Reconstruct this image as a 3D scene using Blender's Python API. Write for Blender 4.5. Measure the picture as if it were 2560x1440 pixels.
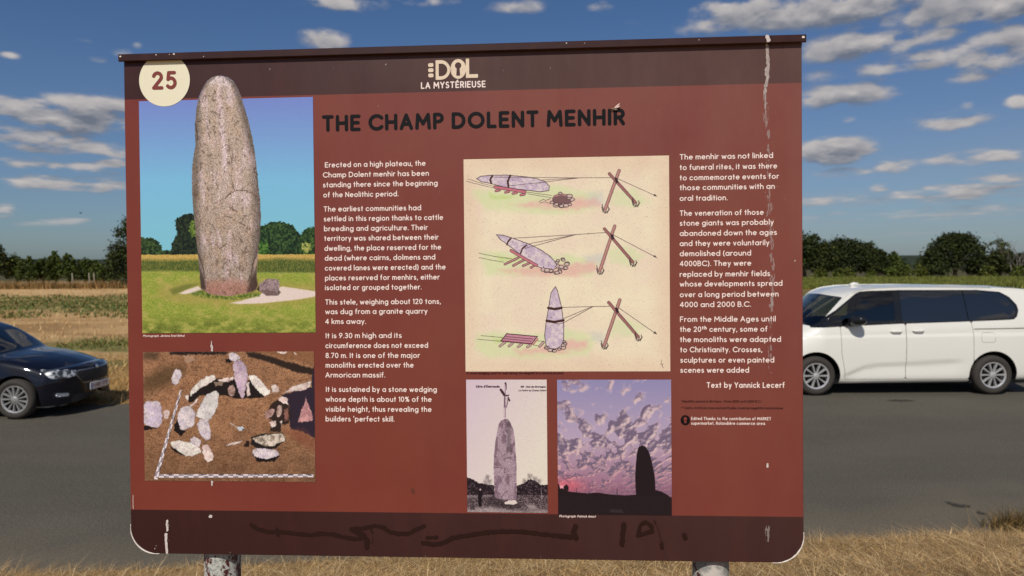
import bpy, math, random
import numpy as np
from mathutils import Matrix, Vector
R = math.radians
for o in list(bpy.data.objects): bpy.data.objects.remove(o)
sc = bpy.context.scene
COL = sc.collection

# ------------------------------------------------------------------ camera
EYE = np.array([0.0, 0.0, 2.42]); FPX = 1775.0
PITCH = math.atan(70 / FPX); ROLL = math.atan(0.0045)
FW = np.array([0, math.cos(PITCH), -math.sin(PITCH)])
UP0 = np.array([0, math.sin(PITCH), math.cos(PITCH)]); RT0 = np.array([1.0, 0, 0])
RT = RT0 * math.cos(ROLL) - UP0 * math.sin(ROLL)
UP = UP0 * math.cos(ROLL) + RT0 * math.sin(ROLL)
cam = bpy.data.cameras.new('camera'); camo = bpy.data.objects.new('camera', cam); COL.objects.link(camo)
camo.matrix_world = Matrix(((RT[0], UP[0], -FW[0], EYE[0]), (RT[1], UP[1], -FW[1], EYE[1]), (RT[2], UP[2], -FW[2], EYE[2]), (0, 0, 0, 1)))
cam.sensor_width = 36; cam.lens = FPX / 2560 * 36; cam.clip_end = 12000; cam.clip_start = 0.05
cam.dof.use_dof = True; cam.dof.focus_distance = 1.6; cam.dof.aperture_fstop = cam.lens / 3.9
sc.camera = camo
sc.render.resolution_x = 1024; sc.render.resolution_y = 576
sc.view_settings.view_transform = 'Standard'; sc.view_settings.look = 'None'
sc.view_settings.gamma = 1; sc.view_settings.use_curve_mapping = False
sc.view_settings.exposure = 0.0

# ------------------------------------------------------------------ sun direction
SUN_EL = 47.0
sdx, sdy = -0.30, -0.954
SUN_AZ = math.atan2(sdx, sdy)          # from +Y, clockwise positive towards +X
sv = Vector((math.sin(SUN_AZ) * math.cos(R(SUN_EL)), math.cos(SUN_AZ) * math.cos(R(SUN_EL)), math.sin(R(SUN_EL))))
sun = bpy.data.lights.new('sun', 'SUN'); sun.energy = 3.3; sun.angle = R(0.53); sun.color = (1.0, 0.93, 0.83)
suno = bpy.data.objects.new('sun', sun); COL.objects.link(suno)
suno.rotation_euler = sv.to_track_quat('Z', 'Y').to_euler(); suno.location = (-20, -40, 50)

# ------------------------------------------------------------------ numpy noise
def _hash(ix, iy, seed):
    h = (ix.astype(np.uint32) * np.uint32(374761393) + iy.astype(np.uint32) * np.uint32(668265263) + np.uint32(seed * 974711 + 1013))
    h = (h ^ (h >> np.uint32(13))) * np.uint32(1274126177)
    h = h ^ (h >> np.uint32(16))
    return (h & np.uint32(0xffffff)).astype(np.float32) / np.float32(16777215)
def vnoise(x, y, seed=0):
    x = np.asarray(x, np.float32); y = np.asarray(y, np.float32)
    fx = np.floor(x); fy = np.floor(y); tx = x - fx; ty = y - fy
    ix = fx.astype(np.int64); iy = fy.astype(np.int64)
    tx = tx * tx * (3 - 2 * tx); ty = ty * ty * (3 - 2 * ty)
    a = _hash(ix, iy, seed); b = _hash(ix + 1, iy, seed); c = _hash(ix, iy + 1, seed); d = _hash(ix + 1, iy + 1, seed)
    return (a + (b - a) * tx) * (1 - ty) + (c + (d - c) * tx) * ty
def fbm(x, y, octv=5, seed=0, gain=0.5):
    s = 0; a = 1; t = 0
    for k in range(octv):
        s = s + a * vnoise(x * 2 ** k + 17.3 * k, y * 2 ** k - 9.1 * k, seed + k); t += a; a *= gain
    return s / t
def sstep(a, b, x):
    t = np.clip((x - a) / (b - a), 0, 1); return t * t * (3 - 2 * t)
def s2l(c):
    c = np.asarray(c, np.float64) / 255.0
    return np.where(c <= 0.04045, c / 12.92, ((c + 0.055) / 1.055) ** 2.4)
def l2s(c):
    c = np.clip(c, 0, 1); return np.where(c <= 0.0031308, c * 12.92, 1.055 * c ** (1 / 2.4) - 0.055)
def new_image(name, rgb, noncolor=False):
    h, w = rgb.shape[:2]
    im = bpy.data.images.new(name, w, h, alpha=False)
    if noncolor: im.colorspace_settings.name = 'Non-Color'
    buf = np.ones((h, w, 4), np.float32); buf[..., :3] = rgb[::-1]
    im.pixels.foreach_set(buf.ravel()); im.update(); im.pack()
    return im

# ------------------------------------------------------------------ sky with clouds
CW, CH, ELMAX = 5120, 1152, R(56)
def px_dir(px, py):
    d = FW * FPX + RT * (px - 1280) + UP * (720 - py); d = d / np.linalg.norm(d)
    return math.atan2(d[0], d[1]), math.asin(d[2])
def make_clouds():
    az = (np.arange(CW, dtype=np.float32) + 0.5) / CW * 2 * math.pi - math.pi
    el = ELMAX * (1 - (np.arange(CH, dtype=np.float32) + 0.5) / CH)
    AZ, EL = np.meshgrid(az, el)
    q = 11 * np.log(EL + 0.07)
    blobs = [(2050,22,290,30,.95),(1850,22,120,26,.75),(2440,22,220,30,.95),(2180,112,150,26,1.0),(2060,118,60,22,.6),(2490,150,100,30,.95),(2370,130,150,16,.7),(2300,165,200,13,.6),(2530,95,110,26,.8),(2350,85,80,14,.6),(2450,185,90,14,.7),(2180,205,140,10,.35),
             (2110,240,95,26,.95),(2100,262,80,12,.5),(2090,378,80,30,1.0),(2235,412,46,22,.75),(2385,300,75,20,.85),(2415,282,20,22,.5),(2105,300,34,10,.6),(2545,255,30,14,.7),
             (2450,395,130,20,.6),(2110,432,70,14,.55),(2390,480,190,19,.62),(2200,472,24,11,.55),(2520,445,110,16,.5),(2250,540,260,16,.42),(2120,500,150,14,.45),(2300,590,260,12,.35),(2500,520,160,12,.4),(2160,180,150,18,.4),
             (60,268,140,22,.95),(240,270,130,24,.9),(165,308,100,22,1.0),(105,345,100,24,.85),(215,372,140,16,.75),(90,367,46,12,.7),(20,330,60,14,.5),(290,300,90,24,.8),
             (55,405,55,13,.65),(275,407,40,10,.65),(215,420,46,12,.65),(280,437,36,8,.5),(140,415,26,8,.5),(170,458,135,17,.85),(165,551,52,8,.75),(8,530,30,18,.7),(110,560,120,6,.3),
             (810,97,50,22,.75),(850,6,95,16,.75),(1065,5,62,10,.6),(1300,14,52,16,.55),(250,150,28,9,.5),(312,137,30,12,.5),(345,115,14,8,.4),(22,138,26,8,.5),(212,105,22,7,.4),(1505,15,34,11,.5),
             (900,330,150,28,.8),(1200,400,120,22,.8),(1500,300,160,30,.8),(700,480,140,18,.7),(1000,520,120,14,.6),(1400,480,160,18,.7),(1750,420,100,20,.8),(1650,200,80,20,.6)]
    F = np.zeros((CH, CW), np.float32)
    for (px, py, rx, ry, w) in blobs:
        a, e = px_dir(px, py); ra = rx / FPX * (math.cos(a) ** 2); re = ry / FPX * math.cos(a)
        i0 = int((a - 3 * ra + math.pi) / (2 * math.pi) * CW); i1 = int((a + 3 * ra + math.pi) / (2 * math.pi) * CW) + 1
        j0 = max(0, int((1 - (e + 3 * re) / ELMAX) * CH)); j1 = min(CH, int((1 - (e - 3 * re) / ELMAX) * CH) + 1)
        i0 = max(i0, 0); i1 = min(i1, CW)
        if j1 <= j0: continue
        dd = ((AZ[j0:j1, i0:i1] - a) / ra) ** 2 + ((EL[j0:j1, i0:i1] - e) / re) ** 2
        F[j0:j1, i0:i1] = np.maximum(F[j0:j1, i0:i1], w * np.exp(-dd ** 1.3 * 0.55))
    # everywhere outside the frame: the same kind of scattered cumulus
    vis = sstep(0.80, 0.66, np.abs(AZ)) * sstep(R(25), R(21), EL)
    gen = sstep(0.44, 0.60, fbm(AZ * 5, q * 0.42, 3, 91)) * sstep(R(54), R(40), EL)
    F = F + gen * (1 - vis) * 0.85
    n = fbm(AZ * 30 + 3, q * 1.9, 6, 7, 0.52)
    wisp = fbm(AZ * 9, q * 1.6, 4, 33)
    D = F * 1.28 + (n - 0.5) * 2.5 * (0.18 + F) + sstep(.52, .75, wisp) * 0.12
    A = sstep(0.22, 1.02, D)
    sh = 14
    up = np.roll(D, sh, 0); up[:sh] = D[:sh]
    left = np.roll(D, 9, 1)
    n2 = fbm(AZ * 46 + 5, q * 2.4, 5, 55)
    lit = np.clip(0.42 + 0.50 * (D - up) + 0.10 * (D - left) + 0.45 * (n2 - 0.5) - 0.22 * sstep(.9, 1.4, D), 0, 1)
    A = A * sstep(R(0.2), R(4.5), EL) * 0.93
    veil = 0.34 * sstep(R(20), R(4), EL) * (0.45 + 0.9 * fbm(AZ * 4, q * .8, 4, 12)) * (0.55 + 0.45 * np.sin(AZ))
    veil = np.clip(veil, 0, .4); lit = (lit * A + 0.36 * veil * (1 - A)) / np.maximum(A + veil * (1 - A), 1e-4); A = A + veil * (1 - A)
    return A, lit
_A, _L = make_clouds()
cloud_img = new_image('cloud_map', np.stack([_A, _L, _A], -1), True)

w = bpy.data.worlds.new('World'); sc.world = w; w.use_nodes = True
nt = w.node_tree; nt.nodes.clear(); N = nt.nodes.new; K = nt.links.new
out = N('ShaderNodeOutputWorld')
sky = N('ShaderNodeTexSky'); sky.sky_type = 'NISHITA'; sky.sun_disc = False
sky.sun_elevation = R(SUN_EL); sky.sun_rotation = SUN_AZ; sky.air_density = 1.0; sky.dust_density = 0.6; sky.ozone_density = 2.0; sky.altitude = 30
bg = N('ShaderNodeBackground'); bg.inputs[1].default_value = 0.06
tint = N('ShaderNodeMix'); tint.data_type = 'RGBA'; tint.blend_type = 'MULTIPLY'; tint.inputs[0].default_value = 1.0; tint.inputs[7].default_value = (0.62, 0.82, 1.09, 1)   # the picture's white balance
K(sky.outputs[0], tint.inputs[6]); K(tint.outputs[2], bg.inputs[0])
tc = N('ShaderNodeTexCoord'); sep = N('ShaderNodeSeparateXYZ'); K(tc.outputs['Generated'], sep.inputs[0])
def M(op, a, b=None):
    n = N('ShaderNodeMath'); n.operation = op
    for i, v in enumerate((a, b)):
        if v is None: continue
        if isinstance(v, (int, float)): n.inputs[i].default_value = v
        else: K(v, n.inputs[i])
    return n.outputs[0]
az = M('ARCTAN2', sep.outputs[0], sep.outputs[1])
u_ = M('ADD', M('MULTIPLY', az, 1 / (2 * math.pi)), 0.5)
el = M('ARCSINE', sep.outputs[2])
v_ = M('MAXIMUM', M('MINIMUM', M('MULTIPLY', el, 1 / ELMAX), 0.999), 0.001)
cmb = N('ShaderNodeCombineXYZ'); K(u_, cmb.inputs[0]); K(v_, cmb.inputs[1])
ci = N('ShaderNodeTexImage'); ci.image = cloud_img; ci.extension = 'EXTEND'; ci.interpolation = 'Linear'; K(cmb.outputs[0], ci.inputs[0])
cs = N('ShaderNodeSeparateColor'); K(ci.outputs[0], cs.inputs[0])
ramp = N('ShaderNodeMix'); ramp.data_type = 'RGBA'; ramp.inputs[6].default_value = (0.150, 0.170, 0.215, 1); ramp.inputs[7].default_value = (0.56, 0.52, 0.50, 1)
K(cs.outputs[1], ramp.inputs[0])
cb = N('ShaderNodeBackground'); cb.inputs[1].default_value = 1.0; K(ramp.outputs[2], cb.inputs[0])
mx = N('ShaderNodeMixShader'); K(cs.outputs[0], mx.inputs[0]); K(bg.outputs[0], mx.inputs[1]); K(cb.outputs[0], mx.inputs[2])
K(mx.outputs[0], out.inputs[0])
w.cycles.sampling_method = 'MANUAL'; w.cycles.sample_map_resolution = 1024

# ------------------------------------------------------------------ helpers
def tag(o, label=None, cat=None, group=None, kind=None):
    if label: o['label'] = label
    if cat: o['category'] = cat
    if group: o['group'] = group
    if kind: o['kind'] = kind
    return o
def empty(name, loc, rotz=0):
    o = bpy.data.objects.new(name, None); COL.objects.link(o); o.location = loc; o.rotation_euler = (0, 0, rotz); o.empty_display_size = 0.2
    return o
def np_mesh(name, V, Fs, smooth=False):
    """Fs: list of int arrays (n,k)"""
    me = bpy.data.meshes.new(name)
    V = np.asarray(V, np.float32).reshape(-1, 3)
    Fs = [np.asarray(f, np.int32) for f in Fs if len(f)]
    me.vertices.add(len(V)); me.vertices.foreach_set('co', V.ravel())
    loops = np.concatenate([f.ravel() for f in Fs]); tot = np.concatenate([np.full(len(f), f.shape[1], np.int32) for f in Fs])
    st = np.concatenate([[0], np.cumsum(tot)[:-1]]).astype(np.int32)
    me.loops.add(len(loops)); me.loops.foreach_set('vertex_index', loops)
    me.polygons.add(len(tot)); me.polygons.foreach_set('loop_start', st); me.polygons.foreach_set('loop_total', tot)
    if smooth: me.polygons.foreach_set('use_smooth', np.ones(len(tot), bool))
    me.update(calc_edges=True); me.validate()
    return me
def link(name, me, mat=None, parent=None, mw=None, pw=None):
    if me is None: return None
    o = bpy.data.objects.new(name, me); COL.objects.link(o)
    if mat is not None and not me.materials: me.materials.append(mat)
    if parent is not None: o.parent = parent
    if mw is not None: o.matrix_basis = mw
    return o
def set_col(me, cols, domain='CORNER'):
    a = me.color_attributes.new('Col', 'FLOAT_COLOR', 'POINT')
    c = np.ones((len(me.vertices), 4), np.float32); c[:, :3] = cols
    a.data.foreach_set('color', c.ravel())
def poly_mesh(name, V, F, smooth=False):
    me = bpy.data.meshes.new(name); me.from_pydata([tuple(v) for v in V], [], F); 
    if smooth:
        for p in me.polygons: p.use_smooth = True
    me.update(); return me
class MB:
    """collects closed primitives, welds nothing"""
    def __init__(s): s.V = []; s.F = []
    def add(s, V, F):
        b = len(s.V); s.V += [tuple(map(float, v)) for v in V]; s.F += [tuple(b + i for i in f) for f in F]
    def box(s, c, d, rot=None, bev=0.0):
        x, y, z = [q / 2 for q in d]
        if bev > 0:
            b = min(bev, x * .9, y * .9, z * .9); V = []; F = []
            for sx in (-1, 1):
                for sy in (-1, 1):
                    for sz in (-1, 1):
                        V += [(sx * (x - b), sy * (y - b), sz * z), (sx * (x - b), sy * y, sz * (z - b)), (sx * x, sy * (y - b), sz * (z - b))]
            import itertools
            import bmesh
            bm = bmesh.new()
            for v in V: bm.verts.new(v)
            bmesh.ops.convex_hull(bm, input=bm.verts); bm.verts.ensure_lookup_table(); bm.verts.index_update()
            V = [v.co.copy() for v in bm.verts]; F = [[v.index for v in f.verts] for f in bm.faces]; bm.free()
        else:
            V = [Vector((sx * x, sy * y, sz * z)) for sx in (-1, 1) for sy in (-1, 1) for sz in (-1, 1)]
            F = [(0, 1, 3, 2), (4, 6, 7, 5), (0, 4, 5, 1), (2, 3, 7, 6), (0, 2, 6, 4), (1, 5, 7, 3)]
        m = rot if rot is not None else Matrix.Identity(3)
        s.add([m @ Vector(v) + Vector(c) for v in V], F)
    def lathe(s, prof, n=32, c=(0, 0, 0), axis='z', closed=False):
        V = []; F = []; k = len(prof)
        for i in range(n):
            a = 2 * math.pi * i / n
            for (r, h) in prof:
                p = (r * math.cos(a), r * math.sin(a), h)
                if axis == 'y': p = (p[0], p[2], p[1])
                if axis == 'x': p = (p[2], p[0], p[1])
                V.append((p[0] + c[0], p[1] + c[1], p[2] + c[2]))
        for i in range(n):
            j = (i + 1) % n
            for q in range(k if closed else k - 1):
                q2 = (q + 1) % k
                F.append((i * k + q, j * k + q, j * k + q2, i * k + q2))
        s.add(V, F)
    def tube(s, pts, rad, n=8, cap=True):
        pts = [Vector(p) for p in pts]; k = len(pts)
        rad = [rad] * k if isinstance(rad, (int, float)) else rad
        V = []; F = []
        for i, p in enumerate(pts):
            t = (pts[min(i + 1, k - 1)] - pts[max(i - 1, 0)]).normalized()
            a = t.orthogonal().normalized() if i == 0 else (a - t * a.dot(t)).normalized()
            b = t.cross(a)
            for j in range(n):
                th = 2 * math.pi * j / n; V.append(p + (a * math.cos(th) + b * math.sin(th)) * rad[i])
        for i in range(k - 1):
            for j in range(n): F.append((i * n + j, i * n + (j + 1) % n, (i + 1) * n + (j + 1) % n, (i + 1) * n + j))
        if cap: F.append(tuple(range(n))[::-1]); F.append(tuple((k - 1) * n + j for j in range(n)))
        s.add(V, F)
    def mesh(s, name, smooth=False): return poly_mesh(name, s.V, s.F, smooth)
    def build(s, name, mat, parent=None, smooth=False, mw=None):
        return link(name, s.mesh(name, smooth), mat, parent, mw)

def clip_surface(name, P, F, smooth=True):
    """mesh of the part of grid surface P (ni,nj,3) where the field F<0"""
    ni, nj = F.shape; ins = F < 0
    idx = -np.ones((ni, nj), np.int64); kk = np.nonzero(ins); idx[kk] = np.arange(len(kk[0]))
    V = P[kk]; 
    a, b, c, d = ins[:-1, :-1], ins[1:, :-1], ins[1:, 1:], ins[:-1, 1:]
    s = a.astype(int) + b + c + d
    full = np.nonzero(s == 4)
    quads = np.stack([idx[full[0], full[1]], idx[full[0] + 1, full[1]], idx[full[0] + 1, full[1] + 1], idx[full[0], full[1] + 1]], -1)
    extra = []; emap = {}; tris = []; q4 = []; q5 = []; base = len(V)
    Fl = F; 
    for i, j in zip(*np.nonzero((s > 0) & (s < 4))):
        i = int(i); j = int(j)
        cor = ((i, j), (i + 1, j), (i + 1, j + 1), (i, j + 1)); poly = []
        for k in range(4):
            p = cor[k]; q = cor[(k + 1) & 3]; pi = ins[p]; qi = ins[q]
            if pi: poly.append(int(idx[p]))
            if pi != qi:
                key = (p, q) if p < q else (q, p); e = emap.get(key)
                if e is None:
                    t = Fl[key[0]] / (Fl[key[0]] - Fl[key[1]]); t = min(max(t, .001), .999)
                    e = base + len(extra); emap[key] = e; extra.append(P[key[0]] * (1 - t) + P[key[1]] * t)
                poly.append(e)
        n = len(poly)
        if n == 3: tris.append(poly)
        elif n == 4: q4.append(poly)
        elif n == 5: q5.append(poly)
        elif n == 6: q4.append(poly[:4]); q4.append([poly[0], poly[3], poly[4], poly[5]])
    if extra: V = np.concatenate([V, np.array(extra)])
    if q4: quads = np.concatenate([quads, np.array(q4)]) if len(quads) else np.array(q4)
    Fs = [quads] if len(quads) else []
    if tris: Fs.append(np.array(tris))
    if q5: Fs.append(np.array(q5))
    if not Fs: return None
    return np_mesh(name, V, Fs, smooth)
def poly_sdf(x, y, pts):
    """signed distance (neg inside) to a closed polygon, arrays x,y"""
    pts = np.asarray(pts, np.float64); n = len(pts); d2 = np.full(x.shape, 1e18); ins = np.zeros(x.shape, bool)
    for i in range(n):
        ax, ay = pts[i]; bx, by = pts[(i + 1) % n]; ex, ey = bx - ax, by - ay; L = ex * ex + ey * ey + 1e-18
        wx = x - ax; wy = y - ay; t = np.clip((wx * ex + wy * ey) / L, 0, 1)
        d2 = np.minimum(d2, (wx - ex * t) ** 2 + (wy - ey * t) ** 2)
        c = ((ay > y) != (by > y)); ins ^= c & (x < (bx - ax) * (y - ay) / ((by - ay) if by != ay else 1e-12) + ax)
    d = np.sqrt(d2); return np.where(ins, -d, d)
def rr_sdf(x, y, cx, cy, hx, hy, r):
    qx = np.abs(x - cx) - hx + r; qy = np.abs(y - cy) - hy + r
    return np.hypot(np.maximum(qx, 0), np.maximum(qy, 0)) + np.minimum(np.maximum(qx, qy), 0) - r
def seg_d(x, y, ax, ay, bx, by):
    ex, ey = bx - ax, by - ay; L = ex * ex + ey * ey + 1e-12
    t = np.clip(((x - ax) * ex + (y - ay) * ey) / L, 0, 1); return np.hypot(x - ax - ex * t, y - ay - ey * t)

# ------------------------------------------------------------------ materials
def mat(name, col, rough=0.6, spec=0.5, metal=0.0, coat=0.0, noise=None, bump=None, ior=None, srgb=False, attr=False, coords='Object'):
    m = bpy.data.materials.new(name); m.use_nodes = True; nt = m.node_tree; b = nt.nodes['Principled BSDF']
    if srgb: col = tuple(s2l(col))
    b.inputs['Base Color'].default_value = (*col, 1); b.inputs['Roughness'].default_value = rough
    b.inputs['Specular IOR Level'].default_value = spec; b.inputs['Metallic'].default_value = metal
    b.inputs['Coat Weight'].default_value = coat; b.inputs['Coat Roughness'].default_value = 0.03
    if ior: b.inputs['IOR'].default_value = ior
    L = nt.links.new; src = None
    tc = nt.nodes.new('ShaderNodeTexCoord')
    if attr:
        at = nt.nodes.new('ShaderNodeAttribute'); at.attribute_name = 'Col'; src = at.outputs['Color']
    if noise:   # list of (scale, amount, second colour)
        for (scl, amt, c2, thr) in noise:
            nz = nt.nodes.new('ShaderNodeTexNoise'); nz.inputs['Scale'].default_value = scl; nz.inputs['Detail'].default_value = 6; nz.inputs['Roughness'].default_value = 0.62
            L(tc.outputs[coords], nz.inputs['Vector'])
            rp = nt.nodes.new('ShaderNodeMapRange'); rp.inputs[1].default_value = thr[0]; rp.inputs[2].default_value = thr[1]; rp.inputs[4].default_value = amt
            L(nz.outputs[0], rp.inputs[0])
            mx = nt.nodes.new('ShaderNodeMix'); mx.data_type = 'RGBA'; L(rp.outputs[0], mx.inputs[0])
            if src is None: mx.inputs[6].default_value = (*col, 1)
            else: L(src, mx.inputs[6])
            mx.inputs[7].default_value = (*c2, 1); src = mx.outputs[2]
    if src is not None: L(src, b.inputs['Base Color'])
    if bump:
        nz = nt.nodes.new('ShaderNodeTexNoise'); nz.inputs['Scale'].default_value = bump[0]; nz.inputs['Detail'].default_value = 5
        L(tc.outputs[coords], nz.inputs['Vector'])
        bp = nt.nodes.new('ShaderNodeBump'); bp.inputs['Strength'].default_value = bump[1]; bp.inputs['Distance'].default_value = bump[2]
        L(nz.outputs[0], bp.inputs['Height']); L(bp.outputs[0], b.inputs['Normal'])
    return m
def glass_mat(name, tint, ior=1.7, rough=0.01):
    m = bpy.data.materials.new(name); m.use_nodes = True; nt = m.node_tree; nt.nodes.clear()
    o = nt.nodes.new('ShaderNodeOutputMaterial'); f = nt.nodes.new('ShaderNodeFresnel'); f.inputs[0].default_value = ior
    t = nt.nodes.new('ShaderNodeBsdfTransparent'); t.inputs[0].default_value = (*tint, 1)
    g = nt.nodes.new('ShaderNodeBsdfGlossy'); g.inputs['Roughness'].default_value = rough; g.inputs[0].default_value = (1, 1, 1, 1)
    x = nt.nodes.new('ShaderNodeMixShader'); L = nt.links.new; L(f.outputs[0], x.inputs[0]); L(t.outputs[0], x.inputs[1]); L(g.outputs[0], x.inputs[2]); L(x.outputs[0], o.inputs[0])
    return m
# ------------------------------------------------------------------ ground, road, verge, field
rng = np.random.default_rng(11)
def near_edge(x): return 5.76 + 0.090 * np.clip(x, -60, 60)
def far_edge(x): return 12.95 + 0.133 * np.clip(x, -60, 60)
def gz(x, y):
    x = np.asarray(x, float); y = np.asarray(y, float)
    t = near_edge(x) - y
    b = 0.85 * sstep(-0.1, 1, np.clip(t / 2.75, 0, 1)) * np.clip(t / 2.75 * 1.0, 0, 1) ** 0.12
    b = np.where(t <= 0, 0, np.clip(0.315 * t, 0, 0.85) * (t > 0))
    n = (fbm(x * 1.6 + 50, y * 1.6 + 50, 4, 3) - .5) * 0.10 * np.clip(t / .5, 0, 1)
    f = y - far_edge(x); m = (fbm(x * .8 + 90, y * .8 + 90, 4, 8) - .45) * 0.16 * np.clip(f / 1.5, 0, 1) * np.clip((90 - y) / 40, 0, 1)
    road = ((t <= 0) & (f <= 0))
    return b + n + m - 0.006 * road + np.clip(f, 0, .3) * .12 
def axis(*segs):
    a = []
    for (s, e, n) in segs: a += list(np.linspace(s, e, n, endpoint=False))
    return np.array(a + [segs[-1][1]])
gx = axis((-4000, -300, 12), (-300, -62, 24), (-62, -12, 160), (-12, 14, 170), (14, 62, 110), (62, 300, 24), (300, 4000, 12))
gy = axis((-3000, -60, 12), (-60, 2, 30), (2, 4, 10), (4, 7, 60), (7, 12, 20), (12, 22, 90), (22, 75, 170), (75, 300, 30), (300, 4500, 14))
GX, GY = np.meshgrid(gx, gy, indexing='ij'); GZ = gz(GX, GY)
def lin(c): return s2l(c)
def mixc(a, b, t): return a * (1 - t[..., None]) + b * t[..., None]
tan = lin((196, 160, 112)); tanl = lin((214, 180, 132)); weed = lin((92, 104, 52)); straw = lin((168, 132, 80)); brown = lin((146, 112, 74)); olive = lin((100, 92, 50))
n1 = fbm(GX * .22, GY * .9, 5, 21); n2 = fbm(GX * 1.3, GY * 1.3, 4, 22); n3 = fbm(GX * .12 + 7, GY * .5, 4, 23)
C = np.broadcast_to(tan, GX.shape + (3,)).copy()
C = mixc(C, tanl, sstep(.4, .7, n1) * sstep(40, 52, GY))
wm = sstep(30.5, 35, GY + (n3 - .5) * 8) * sstep(50, 43, GY + (n3 - .5) * 10 - np.clip((GX + 30) * .35, -4, 6)) * sstep(.34, .56, n2 + np.clip((GX + 32) * .012, -.1, .12))
C = mixc(C, weed, wm * .8)
C = mixc(C, brown, sstep(31, 27, GY) * sstep(.35, .65, n1) * .7)
wm2 = sstep(18.2, 19.2, GY + (n3 - .5) * 3) * sstep(23, 21.5, GY + (n3 - .5) * 3) * sstep(-15, -12, GX)
C = mixc(C, weed * 1.15, wm2 * .8)
wm3 = sstep(.52, .62, n1) * sstep(15, 16, GY) * sstep(19, 18, GY)
C = mixc(C, weed, wm3 * .7)
C = mixc(C, straw, sstep(16.5, 14, GY))
C = mixc(C, olive * .9, sstep(9, 14, GX) * sstep(12, 20, GY) * .75)
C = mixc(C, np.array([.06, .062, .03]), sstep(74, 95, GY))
C = C * (.8 + .4 * n2[..., None])
ii = np.arange(GX.size).reshape(GX.shape)
quads = np.stack([ii[:-1, :-1], ii[1:, :-1], ii[1:, 1:], ii[:-1, 1:]], -1).reshape(-1, 4)
gm = np_mesh('ground', np.stack([GX, GY, GZ], -1), [quads], True); set_col(gm, C.reshape(-1, 3))
ground_mat = mat('field_soil', (.3, .25, .15), .95, .1, attr=True, noise=[(9, .45, (.22, .15, .075), (.45, .7)), (40, .4, (.42, .32, .18), (.5, .75))], bump=(25, .7, .05))
tag(link('ground', gm, ground_mat), kind='structure')

# road sheet with ragged edges
rx = axis((-160, -14, 60), (-14, 14, 420), (14, 160, 60)); rv = np.linspace(0, 1, 24)
RX, RV = np.meshgrid(rx, rv, indexing='ij')
e0 = near_edge(RX) - .03 + (fbm(RX * 3, RX * 0 + 3, 4, 41) - .5) * .16; e1 = far_edge(RX) + (fbm(RX * 2.2, RX * 0 + 8, 4, 42) - .5) * .35
RY = e0 + (e1 - e0) * RV
ii = np.arange(RX.size).reshape(RX.shape)
rq = np.stack([ii[:-1, :-1], ii[1:, :-1], ii[1:, 1:], ii[:-1, 1:]], -1).reshape(-1, 4)
rm = np_mesh('road', np.stack([RX, RY, 0.002 + 0.010 * (fbm(RX * .5, RY * .5, 3, 5) - .5)], -1), [rq], True)
dn = RY - e0; df = e1 - RY; dust = np.clip(sstep(1.5, .0, dn + (fbm(RX * 1.2, RY * 2.0, 4, 44) - .5) * 1.6) * .75 + sstep(.7, 0, df) * .5 + sstep(.5, .75, fbm(RX * .35, RY * .9, 4, 46)) * .25, 0, 1)
set_col(rm, np.repeat(dust.reshape(-1, 1), 3, 1))
roadm = bpy.data.materials.new('asphalt'); roadm.use_nodes = True
nt = roadm.node_tree; b = nt.nodes['Principled BSDF']; L = nt.links.new; tcn = nt.nodes.new('ShaderNodeTexCoord')
def nz(scale, det=5, rough=.6, vec=None, typ='ShaderNodeTexNoise'):
    n = nt.nodes.new(typ); n.inputs['Scale'].default_value = scale
    if typ == 'ShaderNodeTexNoise': n.inputs['Detail'].default_value = det; n.inputs['Roughness'].default_value = rough
    L(vec or tcn.outputs['Object'], n.inputs['Vector']); return n
def mrange(s, a, b_, c=0, d=1):
    n = nt.nodes.new('ShaderNodeMapRange'); n.inputs[1].default_value = a; n.inputs[2].default_value = b_; n.inputs[3].default_value = c; n.inputs[4].default_value = d; L(s, n.inputs[0]); return n.outputs[0]
def cmix(f, a, b_):
    n = nt.nodes.new('ShaderNodeMix'); n.data_type = 'RGBA'
    if isinstance(f, float): n.inputs[0].default_value = f
    else: L(f, n.inputs[0])
    for i, v in ((6, a), (7, b_)):
        if isinstance(v, tuple): n.inputs[i].default_value = (*v, 1)
        else: L(v, n.inputs[i])
    return n.outputs[2]
mp = nt.nodes.new('ShaderNodeMapping'); mp.inputs['Scale'].default_value = (.35, 1.4, 1); mp.inputs['Rotation'].default_value = (0, 0, -.1); L(tcn.outputs['Object'], mp.inputs[0])
c = cmix(mrange(nz(1.0, 5, .6, mp.outputs[0]).outputs[0], .35, .68), (.081, .074, .057), (.098, .089, .070))
at_ = nt.nodes.new('ShaderNodeAttribute'); at_.attribute_name = 'Col'; c = cmix(at_.outputs['Fac'], c, (.150, .125, .088))
vo = nz(95, typ='ShaderNodeTexVoronoi')
c = cmix(mrange(nz(48, 4, .8).outputs[0], .48, .64, 0, .75), c, (.19, .168, .132))
c = cmix(mrange(nz(62, 3, .85).outputs[0], .54, .66, 0, .8), c, (.030, .028, .022))
c = cmix(mrange(nz(9, 4, .7, mp.outputs[0]).outputs[0], .6, .78, 0, .4), c, (.14, .115, .08))
L(c, b.inputs['Base Color']); b.inputs['Roughness'].default_value = .88; b.inputs['Specular IOR Level'].default_value = .25
bp = nt.nodes.new('ShaderNodeBump'); bp.inputs['Strength'].default_value = .6; bp.inputs['Distance'].default_value = .006; L(nz(110, 3, .8).outputs[0], bp.inputs['Height']); L(bp.outputs[0], b.inputs['Normal'])
tag(link('road', rm, roadm), kind='structure')
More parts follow.
